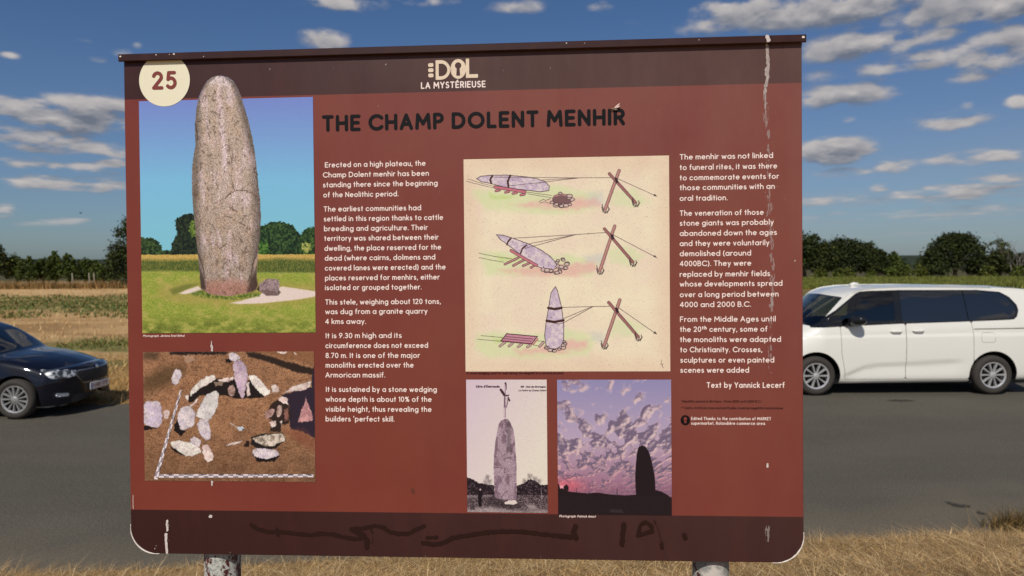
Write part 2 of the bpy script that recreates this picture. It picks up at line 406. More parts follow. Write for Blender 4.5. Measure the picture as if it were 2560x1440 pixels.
# dark tar stains on the asphalt
def road_pt(px, py, z=0.0):
    d = FW * FPX + RT * (px - 1280) + UP * (720 - py); t = (z - EYE[2]) / d[2]; return EYE + d * t
stain = mat('tar_stain', (.036, .034, .029), .85, .2, noise=[(45, .8, (.075, .068, .054), (.45, .62))])
stain.node_tree.nodes['Principled BSDF'].inputs['Alpha'].default_value = .6
for (px, py, rx_, ry_, a, lab) in ((2385, 1263, .055, .10, .5, 'long dark tar stain on the road, left of a pair near the right grass'), (2415, 1267, .045, .05, .4, 'small dark tar stain just right of the long one on the road'),
                              (2453, 1285, .045, .06, .3, 'dark oval tar stain on the road closest to the dark grass clump'), (2252, 1003, .22, .10, .0, 'wide faint dark patch on the asphalt in front of the white van'), (2520, 978, .14, .09, .2, 'dark blotch on the asphalt beside the rear wheel of the van')):
    p = road_pt(px, py); n = 48; V = []
    for k in range(n):
        th = 2 * math.pi * k / n; r = .45 + .8 * float(vnoise(k * .7, px * .1, 9))
        x_, y_ = rx_ * r * math.cos(th), ry_ * r * math.sin(th)
        V.append((p[0] + x_ * math.cos(a) - y_ * math.sin(a) * 1.0, p[1] + x_ * math.sin(a) + y_ * math.cos(a), 0.0125))
    tag(link('tar_stain', poly_mesh('tar_stain', V, [tuple(range(n))]), stain), kind='structure')

# ------------------------------------------------------------------ blades
def blades(name, x, y, z, h, w_, lean, col, label, seg=2, curl=.5):
    n = len(x); a = rng.uniform(0, 2 * np.pi, n); wx = np.cos(a) * w_; wy = np.sin(a) * w_
    b = rng.uniform(0, 2 * np.pi, n); lx = np.cos(b) * lean; ly = np.sin(b) * lean
    ts = [0, .5, 1.0]; V = np.zeros((n, 5, 3))
    def pos(t): 
        k = t ** (1 + curl)
        return np.stack([x + lx * k * h, y + ly * k * h, z + h * (t - .35 * np.minimum(lean, 1.2) * t * t)], -1)
    p0, p1, p2 = pos(0), pos(.55), pos(1.0); W = np.stack([wx, wy, np.zeros(n)], -1)
    V[:, 0] = p0 - W; V[:, 1] = p0 + W; V[:, 2] = p1 + W * .75; V[:, 3] = p1 - W * .75; V[:, 4] = p2
    i = np.arange(n)[:, None] * 5
    me = np_mesh(name, V, [i + np.array([[0, 1, 2, 3]]), i + np.array([[3, 2, 4]])])
    set_col(me, np.repeat(col, 5, 0))
    o = link(name, me, blade_mat); tag(o, label, 'grass', kind='stuff'); return o
blade_mat = mat('dry_blade', (.4, .3, .15), .7, .25, attr=True)
def colmix(n, cols, jit=.25):
    cols = np.array([lin(c) for c in cols]); c = cols[rng.integers(0, len(cols), n)]
    return c * rng.uniform(1 - jit, 1 + jit, (n, 1))
# near verge: matted straw + sparse tall stalks
n = 190000
x = rng.uniform(-5.2, 6.2, n); t = rng.uniform(0, 1, n) ** .85 * 3.4 - .04; y = near_edge(x) - t
edge = (fbm(x * 3, x * 0 + 3, 4, 41) - .5) * .16
keep = (t > 0.0 + edge * .7) & (vnoise(x * 7, y * 7, 77) > .16); x, y, t = x[keep], y[keep], t[keep]; n = len(x)
hh = rng.uniform(.016, .060, n) * (.6 + .9 * vnoise(x * 4, y * 4, 12))
shade = .55 * vnoise(x * 9, y * 13, 14) + .45 * vnoise(x * 24, y * 30, 15)
blades('dry_grass', x, y, gz(x, y) - .01, hh, rng.uniform(.0011, .0026, n), rng.uniform(1.0, 6.5, n),
       colmix(n, [(206, 174, 122), (186, 150, 98), (226, 198, 150), (140, 108, 66), (168, 134, 88), (120, 96, 62)], .3) * (.28 + 1.15 * shade[:, None]), 'matted dry straw grass covering the bank below the board')
n = 1500
x = rng.uniform(-5.2, 6.2, n); t = rng.uniform(.0, 1.4, n); y = near_edge(x) - t
blades('grass_stalks', x, y, gz(x, y) - .01, rng.uniform(.05, .21, n), np.full(n, .0013), rng.uniform(.05, 1.3, n), colmix(n, [(205, 172, 118), (170, 136, 88), (140, 110, 66)], .2), 'thin dry stalks standing up along the road edge')
# darker clump at the right road edge
n = 900; cx_, cy_ = road_pt(2540, 1318)[:2]
x = rng.normal(cx_, .14, n); y = rng.normal(cy_ - .05, .07, n)
o = blades('grass_clump', x, y, gz(x, y) - .01, rng.uniform(.05, .26, n), np.full(n, .0022), rng.uniform(.1, .8, n), colmix(n, [(84, 72, 40), (60, 54, 30), (140, 112, 66)], .3), 'dark brown grass clump at the road edge on the right')
# far verge, left and right of the road
n = 52000
x = rng.uniform(-15, 18, n); f = rng.uniform(0, 1, n) ** 1.2 * 6.5; y = far_edge(x) + f - .05
c = colmix(n, [(200, 164, 104), (176, 138, 82), (150, 116, 66), (214, 182, 128), (120, 104, 52)], .3); g = sstep(.5, .62, fbm(x * .5, y * 1.1, 4, 61)) * rng.uniform(0, 1, n)
gg = sstep(9, 14, x)[:, None]
c = (c * (1 - g[:, None]) + lin((96, 104, 48)) * g[:, None]); c = c * (1 - gg * .5)
blades('verge_grass', x, y, gz(x, y) - .02, rng.uniform(.05, .20, n) * (.6 + .8 * vnoise(x * 1.5, y * 1.5, 3)), rng.uniform(.004, .009, n), rng.uniform(.2, 1.4, n), c, 'rough dry grass verge on the far side of the road')
# weeds and stubble further out
n = 52000
x = rng.uniform(-44, 4, n); y = rng.uniform(30, 50, n); m_ = fbm(x * .7, y * .8, 4, 22) + np.clip((x + 34) * .010, -.12, .09)
k = m_ > .49 + rng.normal(0, .05, len(m_)); x, y = x[k], y[k]; n = len(x)
blades('field_weeds', x, y, gz(x, y) - .02, rng.uniform(.06, .26, n), rng.uniform(.02, .045, n), rng.uniform(.2, 1.4, n), colmix(n, [(86, 104, 48), (108, 120, 60), (70, 88, 40), (150, 138, 84)], .3), 'green weeds spread across the dry field')
n = 26000
x = rng.uniform(-44, 10, n); y = 19 + 46 * rng.uniform(0, 1, n); k = vnoise(x * .4, y * .5, 5) > .3; x, y = x[k], y[k]; n = len(x)
blades('stubble', x, y, gz(x, y) - .02, rng.uniform(.08, .26, n), rng.uniform(.008, .016, n), rng.uniform(.1, .8, n), colmix(n, [(222, 190, 140), (200, 164, 112), (176, 140, 92)], .2), 'pale dry stubble of the harvested field')
n = 7000
x = rng.uniform(-13, 4, n); y = rng.normal(20.8, .8, n)
blades('field_grass_strip', x, y, gz(x, y) - .02, rng.uniform(.06, .2, n), rng.uniform(.01, .02, n), rng.uniform(.2, 1.2, n), colmix(n, [(92, 106, 48), (110, 118, 60), (150, 130, 78)], .3), 'narrow green grass strip crossing the dry field')
n = 15000
x = rng.uniform(-56, 8, n); y = rng.uniform(62, 65.5, n)
blades('tall_dry_grass', x, y, gz(x, y), rng.uniform(.4, .95, n) * (.6 + .6 * vnoise(x * .5, y, 3)), rng.uniform(.012, .03, n), rng.uniform(.05, .5, n), colmix(n, [(150, 116, 70), (176, 140, 90), (110, 88, 50), (90, 82, 44)], .25), 'tall brown grass along the foot of the hedge')
# green crop field on the right
n = 60000
x = rng.uniform(4, 70, n); y = 55 + rng.uniform(0, 1, n) ** 1.6 * 24
hh = (.42 + .12 * vnoise(x * .6, y * .6, 8)) * rng.uniform(.75, 1.25, n)
blades('crop_field', x, y, gz(x, y), hh, rng.uniform(.03, .06, n), rng.uniform(.1, .6, n), colmix(n, [(112, 120, 52), (98, 108, 46), (130, 132, 62), (84, 88, 38)], .22), 'low green crop standing in the field behind the van')

# ------------------------------------------------------------------ trees
leaf_mats = {k: mat('foliage_' + k, (.05, .07, .02), .65, .25, attr=True) for k in ('broad',)}
bark = mat('bark', (.09, .075, .055), .9, .2, noise=[(14, .7, (.03, .025, .02), (.4, .65))])
def crown_mesh(seed, lobes, n, leaf, cols, flat=.9):
    """lobes: (x,y,z,rx,ry,rz) metres; leaf sized cards spread through the lobes, denser outside, in clumps"""
    r = np.random.default_rng(seed); vol = np.array([l[3] * l[4] * l[5] for l in lobes]) ** .67; vol /= vol.sum()
    P = []; 
    for l, f in zip(lobes, vol):
        m = max(8, int(n * f / 16)); d = r.normal(size=(m, 3)); d /= np.linalg.norm(d, axis=1)[:, None]
        d[:, 2] = np.where(d[:, 2] < -.55, -d[:, 2] * .6, d[:, 2])
        rad = r.uniform(.45, 1.0, m) ** .5 * (1 + .16 * np.sin(5 * d[:, 0] + seed) * np.cos(4 * d[:, 2] + l[0]))
        rad = rad * np.where(r.uniform(0, 1, m) < .10, r.uniform(1.0, 1.22, m), 1.0)
        c = np.array(l[:3]) + d * rad[:, None] * np.array(l[3:])
        k = 16; sc_ = (l[3] + l[5]) / 2 * .15
        P.append((c[:, None] + r.normal(size=(m, k, 3)) * sc_).reshape(-1, 3))
    P = np.concatenate(P); m = len(P)
    u = r.normal(size=(m, 3)); u /= np.linalg.norm(u, axis=1)[:, None]; v = np.cross(u, r.normal(size=(m, 3))); v /= np.linalg.norm(v, axis=1)[:, None]
    s = leaf * r.uniform(.6, 1.3, (m, 1))
    V = np.stack([P - u * s, P + v * s * .6, P + u * s, P - v * s * .6], 1)
    V[..., 2] = np.maximum(V[..., 2], .05)
    me = np_mesh('crown', V, [np.arange(m * 4).reshape(-1, 4)])
    cols = np.array([lin(c) for c in cols]); c = cols[r.integers(0, len(cols), m)] * r.uniform(.6, 1.4, (m, 1)) * (.7 + .6 * fbm(P[:, 0] * .8 + seed, P[:, 2] * .8 + P[:, 1] * .5, 3, seed)[:, None])
    set_col(me, np.repeat(c, 4, 0)); return me
def trunk_mesh(seed, h, r0, limbs, spread):
    r = random.Random(seed); mb = MB()
    pts = [(0, 0, -.1), (r.uniform(-.08, .08), 0, h * .35), (r.uniform(-.15, .15), r.uniform(-.1, .1), h * .7), (r.uniform(-.2, .2), 0, h)]
    mb.tube(pts, [r0 * 1.25, r0, r0 * .7, r0 * .25], 8)
    for k in range(limbs):
        a = 2 * math.pi * k / limbs + r.uniform(-.4, .4); z = h * r.uniform(.3, .8); s = spread * r.uniform(.5, .95)
        e = (math.cos(a) * s, math.sin(a) * s, z + h * r.uniform(.15, .45))
        mb.tube([(0, 0, z), (e[0] * .5, e[1] * .5, z + (e[2] - z) * .35), e], [r0 * .45, r0 * .3, r0 * .08], 6)
    return mb.mesh('trunk', True)
def tree(name, x, y, lobes, trunk, n, leaf, cols, label, cat, group, seed):
    t = empty(name, (x, y, float(gz(x, y)))); tag(t, label, cat, group)
    link('crown', crown_mesh(seed, lobes, n, leaf, cols), leaf_mats['broad'], t)
    link('trunk', trunk_mesh(seed, *trunk), bark, t); return t
def img_x(px, y): return (px - 1280) / 1775 * y
GREEN_L = [(58, 72, 26), (74, 88, 32), (90, 100, 40), (50, 60, 22)]
GREEN_R = [(40, 50, 20), (52, 62, 26), (34, 42, 18), (66, 72, 30)]
YELL = [(110, 112, 44), (92, 98, 36), (80, 84, 34)]
def dome(rs, rw, h, k=5, low=.25, d=1.0):
    """an uneven crown: k lobes filling width 2*rw, height h from low*h"""
    L_ = []
    for i in range(k):
        a = i / max(1, k - 1) * 2 - 1; w_ = rw * .52
        zt = h * (1 - .30 * a * a) * rs.uniform(.86, 1.0); rz = (zt - h * low) / 2
        L_.append((a * rw * .58, rs.uniform(-.5, .5) * d, zt - rz, w_ * rs.uniform(.85, 1.1), w_ * rs.uniform(.8, 1.0), rz))
    L_.append((0, 0, h * .72, rw * .45, rw * .45, h * .27))
    for _ in range(4):
        a = rs.uniform(-.85, .85); L_.append((a * rw, rs.uniform(-.3, .3) * d, h * (1 - .33 * a * a) * rs.uniform(.80, .97), rw * rs.uniform(.10, .20), rw * .18, h * rs.uniform(.07, .14)))
    return L_
# left hedge line
D = 68.0
left = [(-12, 600, 34, 'tall'), (42, 634, 30, 'bush'), (72, 646, 26, 'bush'), (107, 646, 24, 'bush'), (138, 634, 20, 'bush'), (173, 640, 24, 'bush'), (214, 644, 22, 'bush'), (240, 651, 18, 'bush'), (262, 660, 18, 'bush')]
labs = {0: 'half cut tree at the left edge of the hedge row, taller than the bushes', 1: 'rounded bush first right of the tall tree at the left edge of the hedge row', 2: 'low olive bush, third from the left in the hedge row', 3: 'low bush left of the pointed one in the hedge row',
        4: 'bush with a pointed spire top in the middle of the hedge row', 5: 'bush right of the pointed one, with a short upright tip', 6: 'light green bush with bare pale stems showing under it', 7: 'low light green bush next to the far hill gap', 8: 'lowest bush, under the gap where the far hill shows'}
rs = random.Random(4)
for i, (px, pt, hw, kind) in enumerate(left):
    h = (654 - pt) / 1775 * D + 2.42; rw = hw / 1775 * D * 1.1; y_ = D + rs.uniform(-.8, .8)
    L_ = dome(rs, rw, h, 4, .12)
    if i == 4: L_.append((0, 0, h * .95, .28, .3, .55))
    if i in (5, 2): L_.append((rs.uniform(-.2, .2), 0, h * .95, .2, .25, .35))
    if kind == 'tall': L_ = dome(rs, rw, h, 5, .15, .8)
    tree('tree' if kind == 'tall' else 'bush', img_x(px, y_), y_, L_, (h * .8, .09 if kind == 'bush' else .18, 5, rw * .8), 3400 if kind == 'bush' else 5000, .10, GREEN_L if i not in (0,) else GREEN_R + YELL[:1], labs[i], 'tree' if kind == 'tall' else 'bush', 'hedge row of bushes on the left', 100 + i)
# big dark tree beside the board, left
h = (654 - 548) / 1775 * 64 + 2.42
t = tree('tree', img_x(345, 64), 64, [(-1.0, 0, 2.3, 1.6, 1.5, 2.0), (-1.9, .1, 3.4, .75, .8, .7), (-1.1, 0, 4.6, .95, 1, 1.0), (.4, 0, 4.6, 1.7, 1.5, 1.8), (1.3, 0, 2.6, 1.6, 1.5, 2.2), (0, 0, 5.4, 1.1, 1.1, .95), (-.6, -.2, 1.0, 1.5, 1.2, 1.0), (-1.7, .2, 1.5, 1.25, 1.2, 1.5), (-1.5, 0, 2.6, 1.2, 1.2, 1.2)], (4.6, .22, 6, 1.6), 9000, .11, GREEN_R + GREEN_L[:1], 'tall dark tree half hidden by the left side of the board', 'tree', None, 140)
# trees hidden behind the board from here, thin row
for i, px in enumerate(range(430, 2000, 150)):
    h = rs.uniform(3.2, 5.2); rw = rs.uniform(1.8, 2.8); y_ = 74 + rs.uniform(-2, 2)
    tree('tree', img_x(px, y_), y_, dome(rs, rw, h, 4, .1), (h * .8, .14, 4, rw * .8), 2600, .16, GREEN_R, 'dark field tree standing in the row behind the board', 'tree', 'field trees hidden behind the board', 160 + i)
# right hand trees
D = 84.0
right = [(2012, 583, 52, 7, GREEN_R, 'dark tree rising directly beside the right edge of the board'), (2062, 600, 36, 5, GREEN_R + YELL[2:], 'dark tree second from the board on the right side'), (2098, 593, 40, 5, GREEN_R, 'flat topped dark tree in the middle of the group right of the board'),
         (2136, 599, 40, 5, GREEN_R, 'dark rounded tree right of the flat topped one'), (2172, 608, 34, 5, GREEN_R, 'sloping end tree of the group right of the board'), (2200, 625, 20, 4, GREEN_R, 'small dark tree at the low end of the left group'), (2234, 634, 30, 5, GREEN_L, 'small olive tree in the gap before the big oak'),
         (2330, 622, 34, 5, GREEN_R, 'low tree leaning against the left shoulder of the big oak'), (2388, 583, 64, 9, GREEN_R, 'biggest oak with a broad domed crown above the van roof'), (2452, 640, 36, 5, GREEN_R, 'low tree under the right flank of the big oak'), (2500, 622, 44, 6, GREEN_R + YELL[2:], 'dark tree with thin bare twigs above it near the right edge'), (2562, 634, 40, 5, GREEN_R, 'dark low tree cut off by the right picture edge')]
for i, (px, pt, hw, k, cl, lab) in enumerate(right):
    y_ = D + rs.uniform(-1.5, 1.5); h = (645 - pt) / 1775 * y_ + 2.42; rw = hw / 1775 * y_ * 1.02
    L_ = dome(rs, rw, h, k, .06)
    if i == 8: L_ = [(-1.7, 0, 2.4, 1.7, 1.5, 2.2), (1.6, 0, 2.4, 1.8, 1.5, 2.3), (0, 0, 3.9, 1.5, 1.4, 1.35), (-1.0, 0, 4.1, 1.0, 1, 1.1), (1.2, 0, 4.0, 1.2, 1, 1.1), (2.2, 0, 3.2, 1.1, .9, .6), (-1.9, 0, 3.1, .9, .9, .8), (.2, 0, 4.6, 1.1, 1, .75)]
    if i in (6, 7, 9): L_.append((0, -.6, .8, rw, .8, .8))
    tree('oak_tree' if i == 8 else 'tree', img_x(px, y_), y_, L_, (h * .8, .2, 5, rw * .8), 1500 * k, .13, cl, lab, 'tree', 'trees behind the crop field', 200 + i)
for i, (px, hw) in enumerate(((2050, 16), (2110, 26), (2178, 12), (2255, 14), (2300, 18), (2470, 20), (2545, 18))):
    y_ = 81 + rs.uniform(-.5, .5); rw = hw / 1775 * y_ * 1.1; h = rs.uniform(1.1, 1.7)
    tree('shrub', img_x(px, y_), y_, dome(rs, rw, h, 4, .0, .3), (h * .6, .05, 4, rw * .6), 1500, .10, YELL + GREEN_L, ['yellow green shrub at the foot of the second tree', 'yellow green shrub under the flat topped tree', 'narrow shrub below the sloping end tree', 'low shrub left of the far wood gap', 'low shrub under the left shoulder of the oak', 'shrub between the oak and the twiggy tree', 'yellow green shrub at the right picture edge'][i], 'bush', 'shrubs along the crop edge', 240 + i)
# bare dead tree with pale branches, far right
t = empty('dead_tree', (img_x(2540, 83), 83, float(gz(30, 83)))); tag(t, 'pale leafless dead tree with thin branches near the right edge', 'tree')
mb = MB(); rr = random.Random(9)
def branch(p, d, L0, r0, lv):
    q = p + d * L0 * .55 + Vector((rr.uniform(-.1, .1), 0, 0)) * L0; e = q + (d + Vector((rr.uniform(-.3, .3), rr.uniform(-.2, .2), .1))).normalized() * L0 * .5
    mb.tube([p, q, e], [r0, r0 * .75, r0 * .5], 5)
    if lv:
        for k in range(3 if lv > 1 else 2):
            dd = (d + Vector((rr.uniform(-.9, .9), rr.uniform(-.5, .5), rr.uniform(-.1, .5)))).normalized(); branch(q if k else e, dd, L0 * rr.uniform(.55, .8), r0 * .5, lv - 1)
for k in range(3): branch(Vector((k * .5 - .5, 0, 0)), Vector((rr.uniform(-.25, .25), 0, 1)).normalized(), 2.1, .06, 3)
link('trunk', mb.mesh('trunk'), mat('dead_wood', (.25, .23, .20), .9), t)
t2 = empty('bare_twig_tree', (img_x(2490, 84.5), 84.5, 0)); tag(t2, 'thin half bare tree top showing above the dark tree right of the oak', 'tree')
mb = MB(); rr = random.Random(21)
branch(Vector((0, 0, 1.5)), Vector((.05, 0, 1)).normalized(), 1.7, .07, 3); branch(Vector((.5, 0, 1.5)), Vector((.2, 0, 1)).normalized(), 1.5, .06, 3)
link('trunk', mb.mesh('trunk'), bark, t2)
link('crown', crown_mesh(300, [(.1, 0, 4.0, 1.1, .8, .75), (.9, 0, 3.7, .7, .6, .5)], 500, .10, GREEN_R + YELL), leaf_mats['broad'], t2)
# pale hedge stems
for i, px in enumerate((181, 223, 235)):
    mb = MB(); mb.tube([(0, 0, 0), (.03, 0, .7), (-.02, 0, 1.4)], [.07, .06, .04], 6)
    o = mb.build('sapling', mat('pale_stem', (.33, .29, .22), .9) if i == 0 else bpy.data.materials['pale_stem'], None, True, Matrix.Translation((img_x(px, 65.8), 65.8, 0)))
    tag(o, ['pale upright stem standing under the bush with the short tip', 'left of the two close pale stems under the light green bush', 'right of the two close pale stems under the light green bush'][i], 'sapling', 'pale stems under the hedge')
# distant wooded ridge on the horizon
hx = np.linspace(-1800, 1800, 420); V = []; F = []
for i, x_ in enumerate(hx):
    top = 5.2 + 2.2 * float(fbm(x_ * .006, 3.0, 4, 70)) + 1.2 * float(fbm(x_ * .08, 1.0, 3, 71))
    top = 2.62 + (top - 5.2) * .22; x_ = x_ * .32; j_ = 6 * float(fbm(x_ * .2, 4.0, 3, 73))
    V += [(x_, 160 + j_, -.2), (x_, 161 + j_, top * .8), (x_, 164 + j_, top), (x_, 230, top + .2), (x_, 300, -1)]
for i in range(len(hx) - 1):
    for k in range(4): F.append((i * 5 + k, i * 5 + 5 + k, i * 5 + 6 + k, i * 5 + 1 + k))
tag(link('hills', poly_mesh('hills', V, F), mat('distant_wood', (.045, .06, .045), .95, .1, noise=[(.6, .85, (.018, .026, .018), (.38, .6)), (.1, .4, (.06, .07, .045), (.5, .7))], bump=(.8, 1.0, .8))), kind='structure')
# ------------------------------------------------------------------ vehicles
def catmull(Pts, seg):
    Pts = np.array(Pts); out = []
    for i in range(len(Pts) - 1):
        p0 = Pts[max(i - 1, 0)]; p1 = Pts[i]; p2 = Pts[i + 1]; p3 = Pts[min(i + 2, len(Pts) - 1)]
        for t in np.linspace(0, 1, seg[i], endpoint=False):
            out.append(.5 * ((2 * p1) + (-p0 + p2) * t + (2 * p0 - 5 * p1 + 4 * p2 - p3) * t * t + (-p0 + 3 * p1 - 3 * p2 + p3) * t ** 3))
    out.append(Pts[-1]); return np.array(out)
SEG = [4, 10, 12, 10, 22, 5, 8, 8]
def body_surface(sp, inset=0.0, dx=0.022):
    xs = np.arange(sp['x0'], sp['x1'] + 1e-6, dx)
    def smooth(pts, k=5):
        v = np.interp(xs, [p[0] for p in pts], [p[1] for p in pts]); vp = np.pad(v, k, mode='reflect', reflect_type='odd')
        return np.convolve(vp, np.ones(2 * k + 1) / (2 * k + 1), 'valid')
    z1 = smooth(sp['top'], 3) - inset; W = smooth(sp['W'], 6) - inset; z0 = smooth(sp['bot']); zb = smooth(sp['belt'])
    secs = []; wts = []
    for i, x in enumerate(xs):
        g = float(sstep(0.02, 0.16, z1[i] - zb[i])); w_ = W[i]; zt = z1[i]
        Wt = w_ - .04 - sp['tum'] * max(0, zt - .09 - zb[i])
        ed = sp.get('edge', .09); h = [(.955 * w_, min(zb[i], zt - .14)), (.90 * w_, zt - .055), (.80 * w_, zt - .02), (.45 * w_, zt), (0, zt + .012)]
        G = [(.968 * w_, zb[i]), (Wt, zt - ed), (Wt - ed * .83, zt - ed * .24), (.5 * Wt, zt + .005), (0, zt + .02)]
        up = [((1 - g) * a[0] + g * b[0], (1 - g) * a[1] + g * b[1]) for a, b in zip(h, G)]
        z4 = up[0][1]; zz = z0[i]
        lo = [(.93 * w_, zz), (.985 * w_, zz + .10), (w_, zz + (z4 - zz) * .45), (.993 * w_, zz + (z4 - zz) * .80)]
        secs.append(catmull(lo + up, SEG)); wts.append((1 - g) * .80 * w_ + g * (Wt - .075))
    secs = np.array(secs)               # (ni, m, 2) from sill to centre
    full = np.concatenate([np.stack([-secs[..., 0], secs[..., 1]], -1), np.stack([secs[:, -2::-1, 0], secs[:, -2::-1, 1]], -1)], 1)
    full[:, secs.shape[1] - 1:, 0] = np.abs(full[:, secs.shape[1] - 1:, 0])
    def cap(sec, xe, Lc, sgn, n, zc):
        out = []
        for t in np.linspace(0, 1, 46)[1:]:
            ph = 1 - (1 - t) ** 2.2; s = max(1 - ph ** n, 1e-5) ** (1 / n)
            out.append(np.concatenate([np.full((len(sec), 1), xe + sgn * (Lc - inset) * ph), np.stack([sec[:, 0] * s, zc + (sec[:, 1] - zc) * np.where(sec[:, 1] < zc, s ** .35, s)], -1)], 1))
        return out
    main = [np.concatenate([np.full((full.shape[1], 1), x), full[i]], 1) for i, x in enumerate(xs)]
    fr = cap(full[-1], xs[-1], sp['Lf'], 1, sp.get('nf', 3.2), sp['zcf']); re = cap(full[0], xs[0], sp['Lr'], -1, 3.5, sp['zcr'])
    P = np.array(re[::-1] + main + fr)
    wt = np.array([wts[0]] * len(re) + wts + [wts[-1]] * len(fr))
    XB = P[..., 0].copy(); yn_ = P[..., 1] / sp['Wmax']
    P[..., 0] -= sp['bend'] * yn_ ** 2 * sstep(sp['bx'][0], sp['bx'][1], XB)
    P[..., 0] += sp.get('bendr', .1) * yn_ ** 2 * sstep(sp['x0'] + .5, sp['x0'] - .1, XB)
    if 'disp' in sp: P[..., 1] += np.sign(P[..., 1]) * sp['disp'](P[..., 0], P[..., 2]) * (np.abs(P[..., 1]) > .7 * sp['Wmax'])
    return P, XB, wt
def make_wheel(root, loc, side, Rt, Rr, width, nsp, style, rimmat):
    wl = bpy.data.objects.new('wheel', None); COL.objects.link(wl); wl.parent = root; wl.location = loc; wl.empty_display_size = .1
    if side < 0: wl.rotation_euler = (0, 0, math.pi)
    w2 = width / 2; mb = MB()       # outer face towards +y in wheel space
    prof = [(Rr, w2 - .012), (Rr + .012, w2), ((Rt + Rr) / 2, w2 + .010), (Rt - .025, w2 - .002), (Rt - .004, w2 - .03), (Rt, w2 - .055), (Rt, -w2 + .05), (Rt - .02, -w2), (Rr, -w2)]
    mb.lathe(prof, 56, axis='y'); link('tyre', mb.mesh('tyre', True), M_tyre, wl)
    mb = MB(); mb.lathe([(Rr - .028, w2 - .022), (Rr - .018, w2 - .010), (Rr - .004, w2 - .006), (Rr + .002, w2 - .014), (Rr, -w2 + .02)], 56, axis='y')
    mb.lathe([(0, w2 - .004), (.028, w2 - .006), (.05, w2 - .014), (.055, w2 - .04)], 24, axis='y')
    for k in range(nsp):
        th = 2 * math.pi * k / nsp
        if style == 'pair': offs = (-.30, .30) if False else (0,)
        r0, r1 = .035, Rr - .012; wa, wb = (.009, .016) if style == 'thin' else (.010, .017)
        V = []
        for (r, hw, yo, yi) in ((r0, wa, w2 - .012, w2 - .05), ((r0 + r1) / 2, (wa + wb) / 2 * (.9), w2 - .014, w2 - .055), (r1, wb, w2 - .012, w2 - .04)):
            for (s, yy, hh) in ((-1, yo, .7), (1, yo, .7), (1, yi, 1.15), (-1, yi, 1.15)):
                a = th; V.append((r * math.cos(a) - s * hw * hh * math.sin(a), yy, r * math.sin(a) + s * hw * hh * math.cos(a)))
        F = [(0, 1, 5, 4), (1, 2, 6, 5), (2, 3, 7, 6), (3, 0, 4, 7), (4, 5, 9, 8), (5, 6, 10, 9), (6, 7, 11, 10), (7, 4, 8, 11), (0, 3, 2, 1), (8, 9, 10, 11)]
        mb.add(V, F)
    link('rim', mb.mesh('rim', False), rimmat, wl)
    mb = MB(); mb.lathe([(0, -.01), (Rr - .01, -.01), (Rr - .01, -.02)], 32, axis='y'); link('brake_disc', mb.mesh('brake_disc'), M_dark, wl)
    return wl
M_tyre = mat('tyre_rubber', (.045, .040, .036), .8, .3, noise=[(30, .4, (.075, .066, .055), (.4, .7))])
M_dark = mat('dark_plastic', (.010, .010, .011), .6, .3)
M_line = mat('dark_lining', (.012, .012, .013), .8, .2)
M_white = mat('white_paint', (.86, .85, .785), .32, .4, coat=1.0, noise=[(1.5, .10, (.70, .66, .57), (.4, .8))])
M_navy = mat('navy_black_paint', (.003, .004, .010), .4, .05, coat=1.0)
M_chrome = mat('chrome', (.75, .76, .78), .12, .5, metal=1.0)
M_alloy = mat('alloy', (.70, .70, .71), .28, .5, metal=.55)
M_alloy2 = mat('silver_wheel_trim', (.50, .50, .50), .38, .5, metal=.6)
M_trim = mat('gloss_black_trim', (.012, .013, .015), .08, .5)
M_priv = mat('privacy_glass', (.010, .012, .016), .015, .5, ior=1.85)
M_glass = glass_mat('clear_glass', (.42, .50, .50), 1.75)
M_seat = mat('seat_fabric', (.05, .055, .06), .9, .2)
M_lamp = mat('lamp_reflector', (.85, .87, .9), .14, .5, metal=1.0, bump=(60, 1.0, .02))
M_clear = glass_mat('lamp_glass', (.9, .92, .95), 1.5)
def side_mask(P, s): return np.where(P[..., 1] * s > 0, -1.0, 1.0)
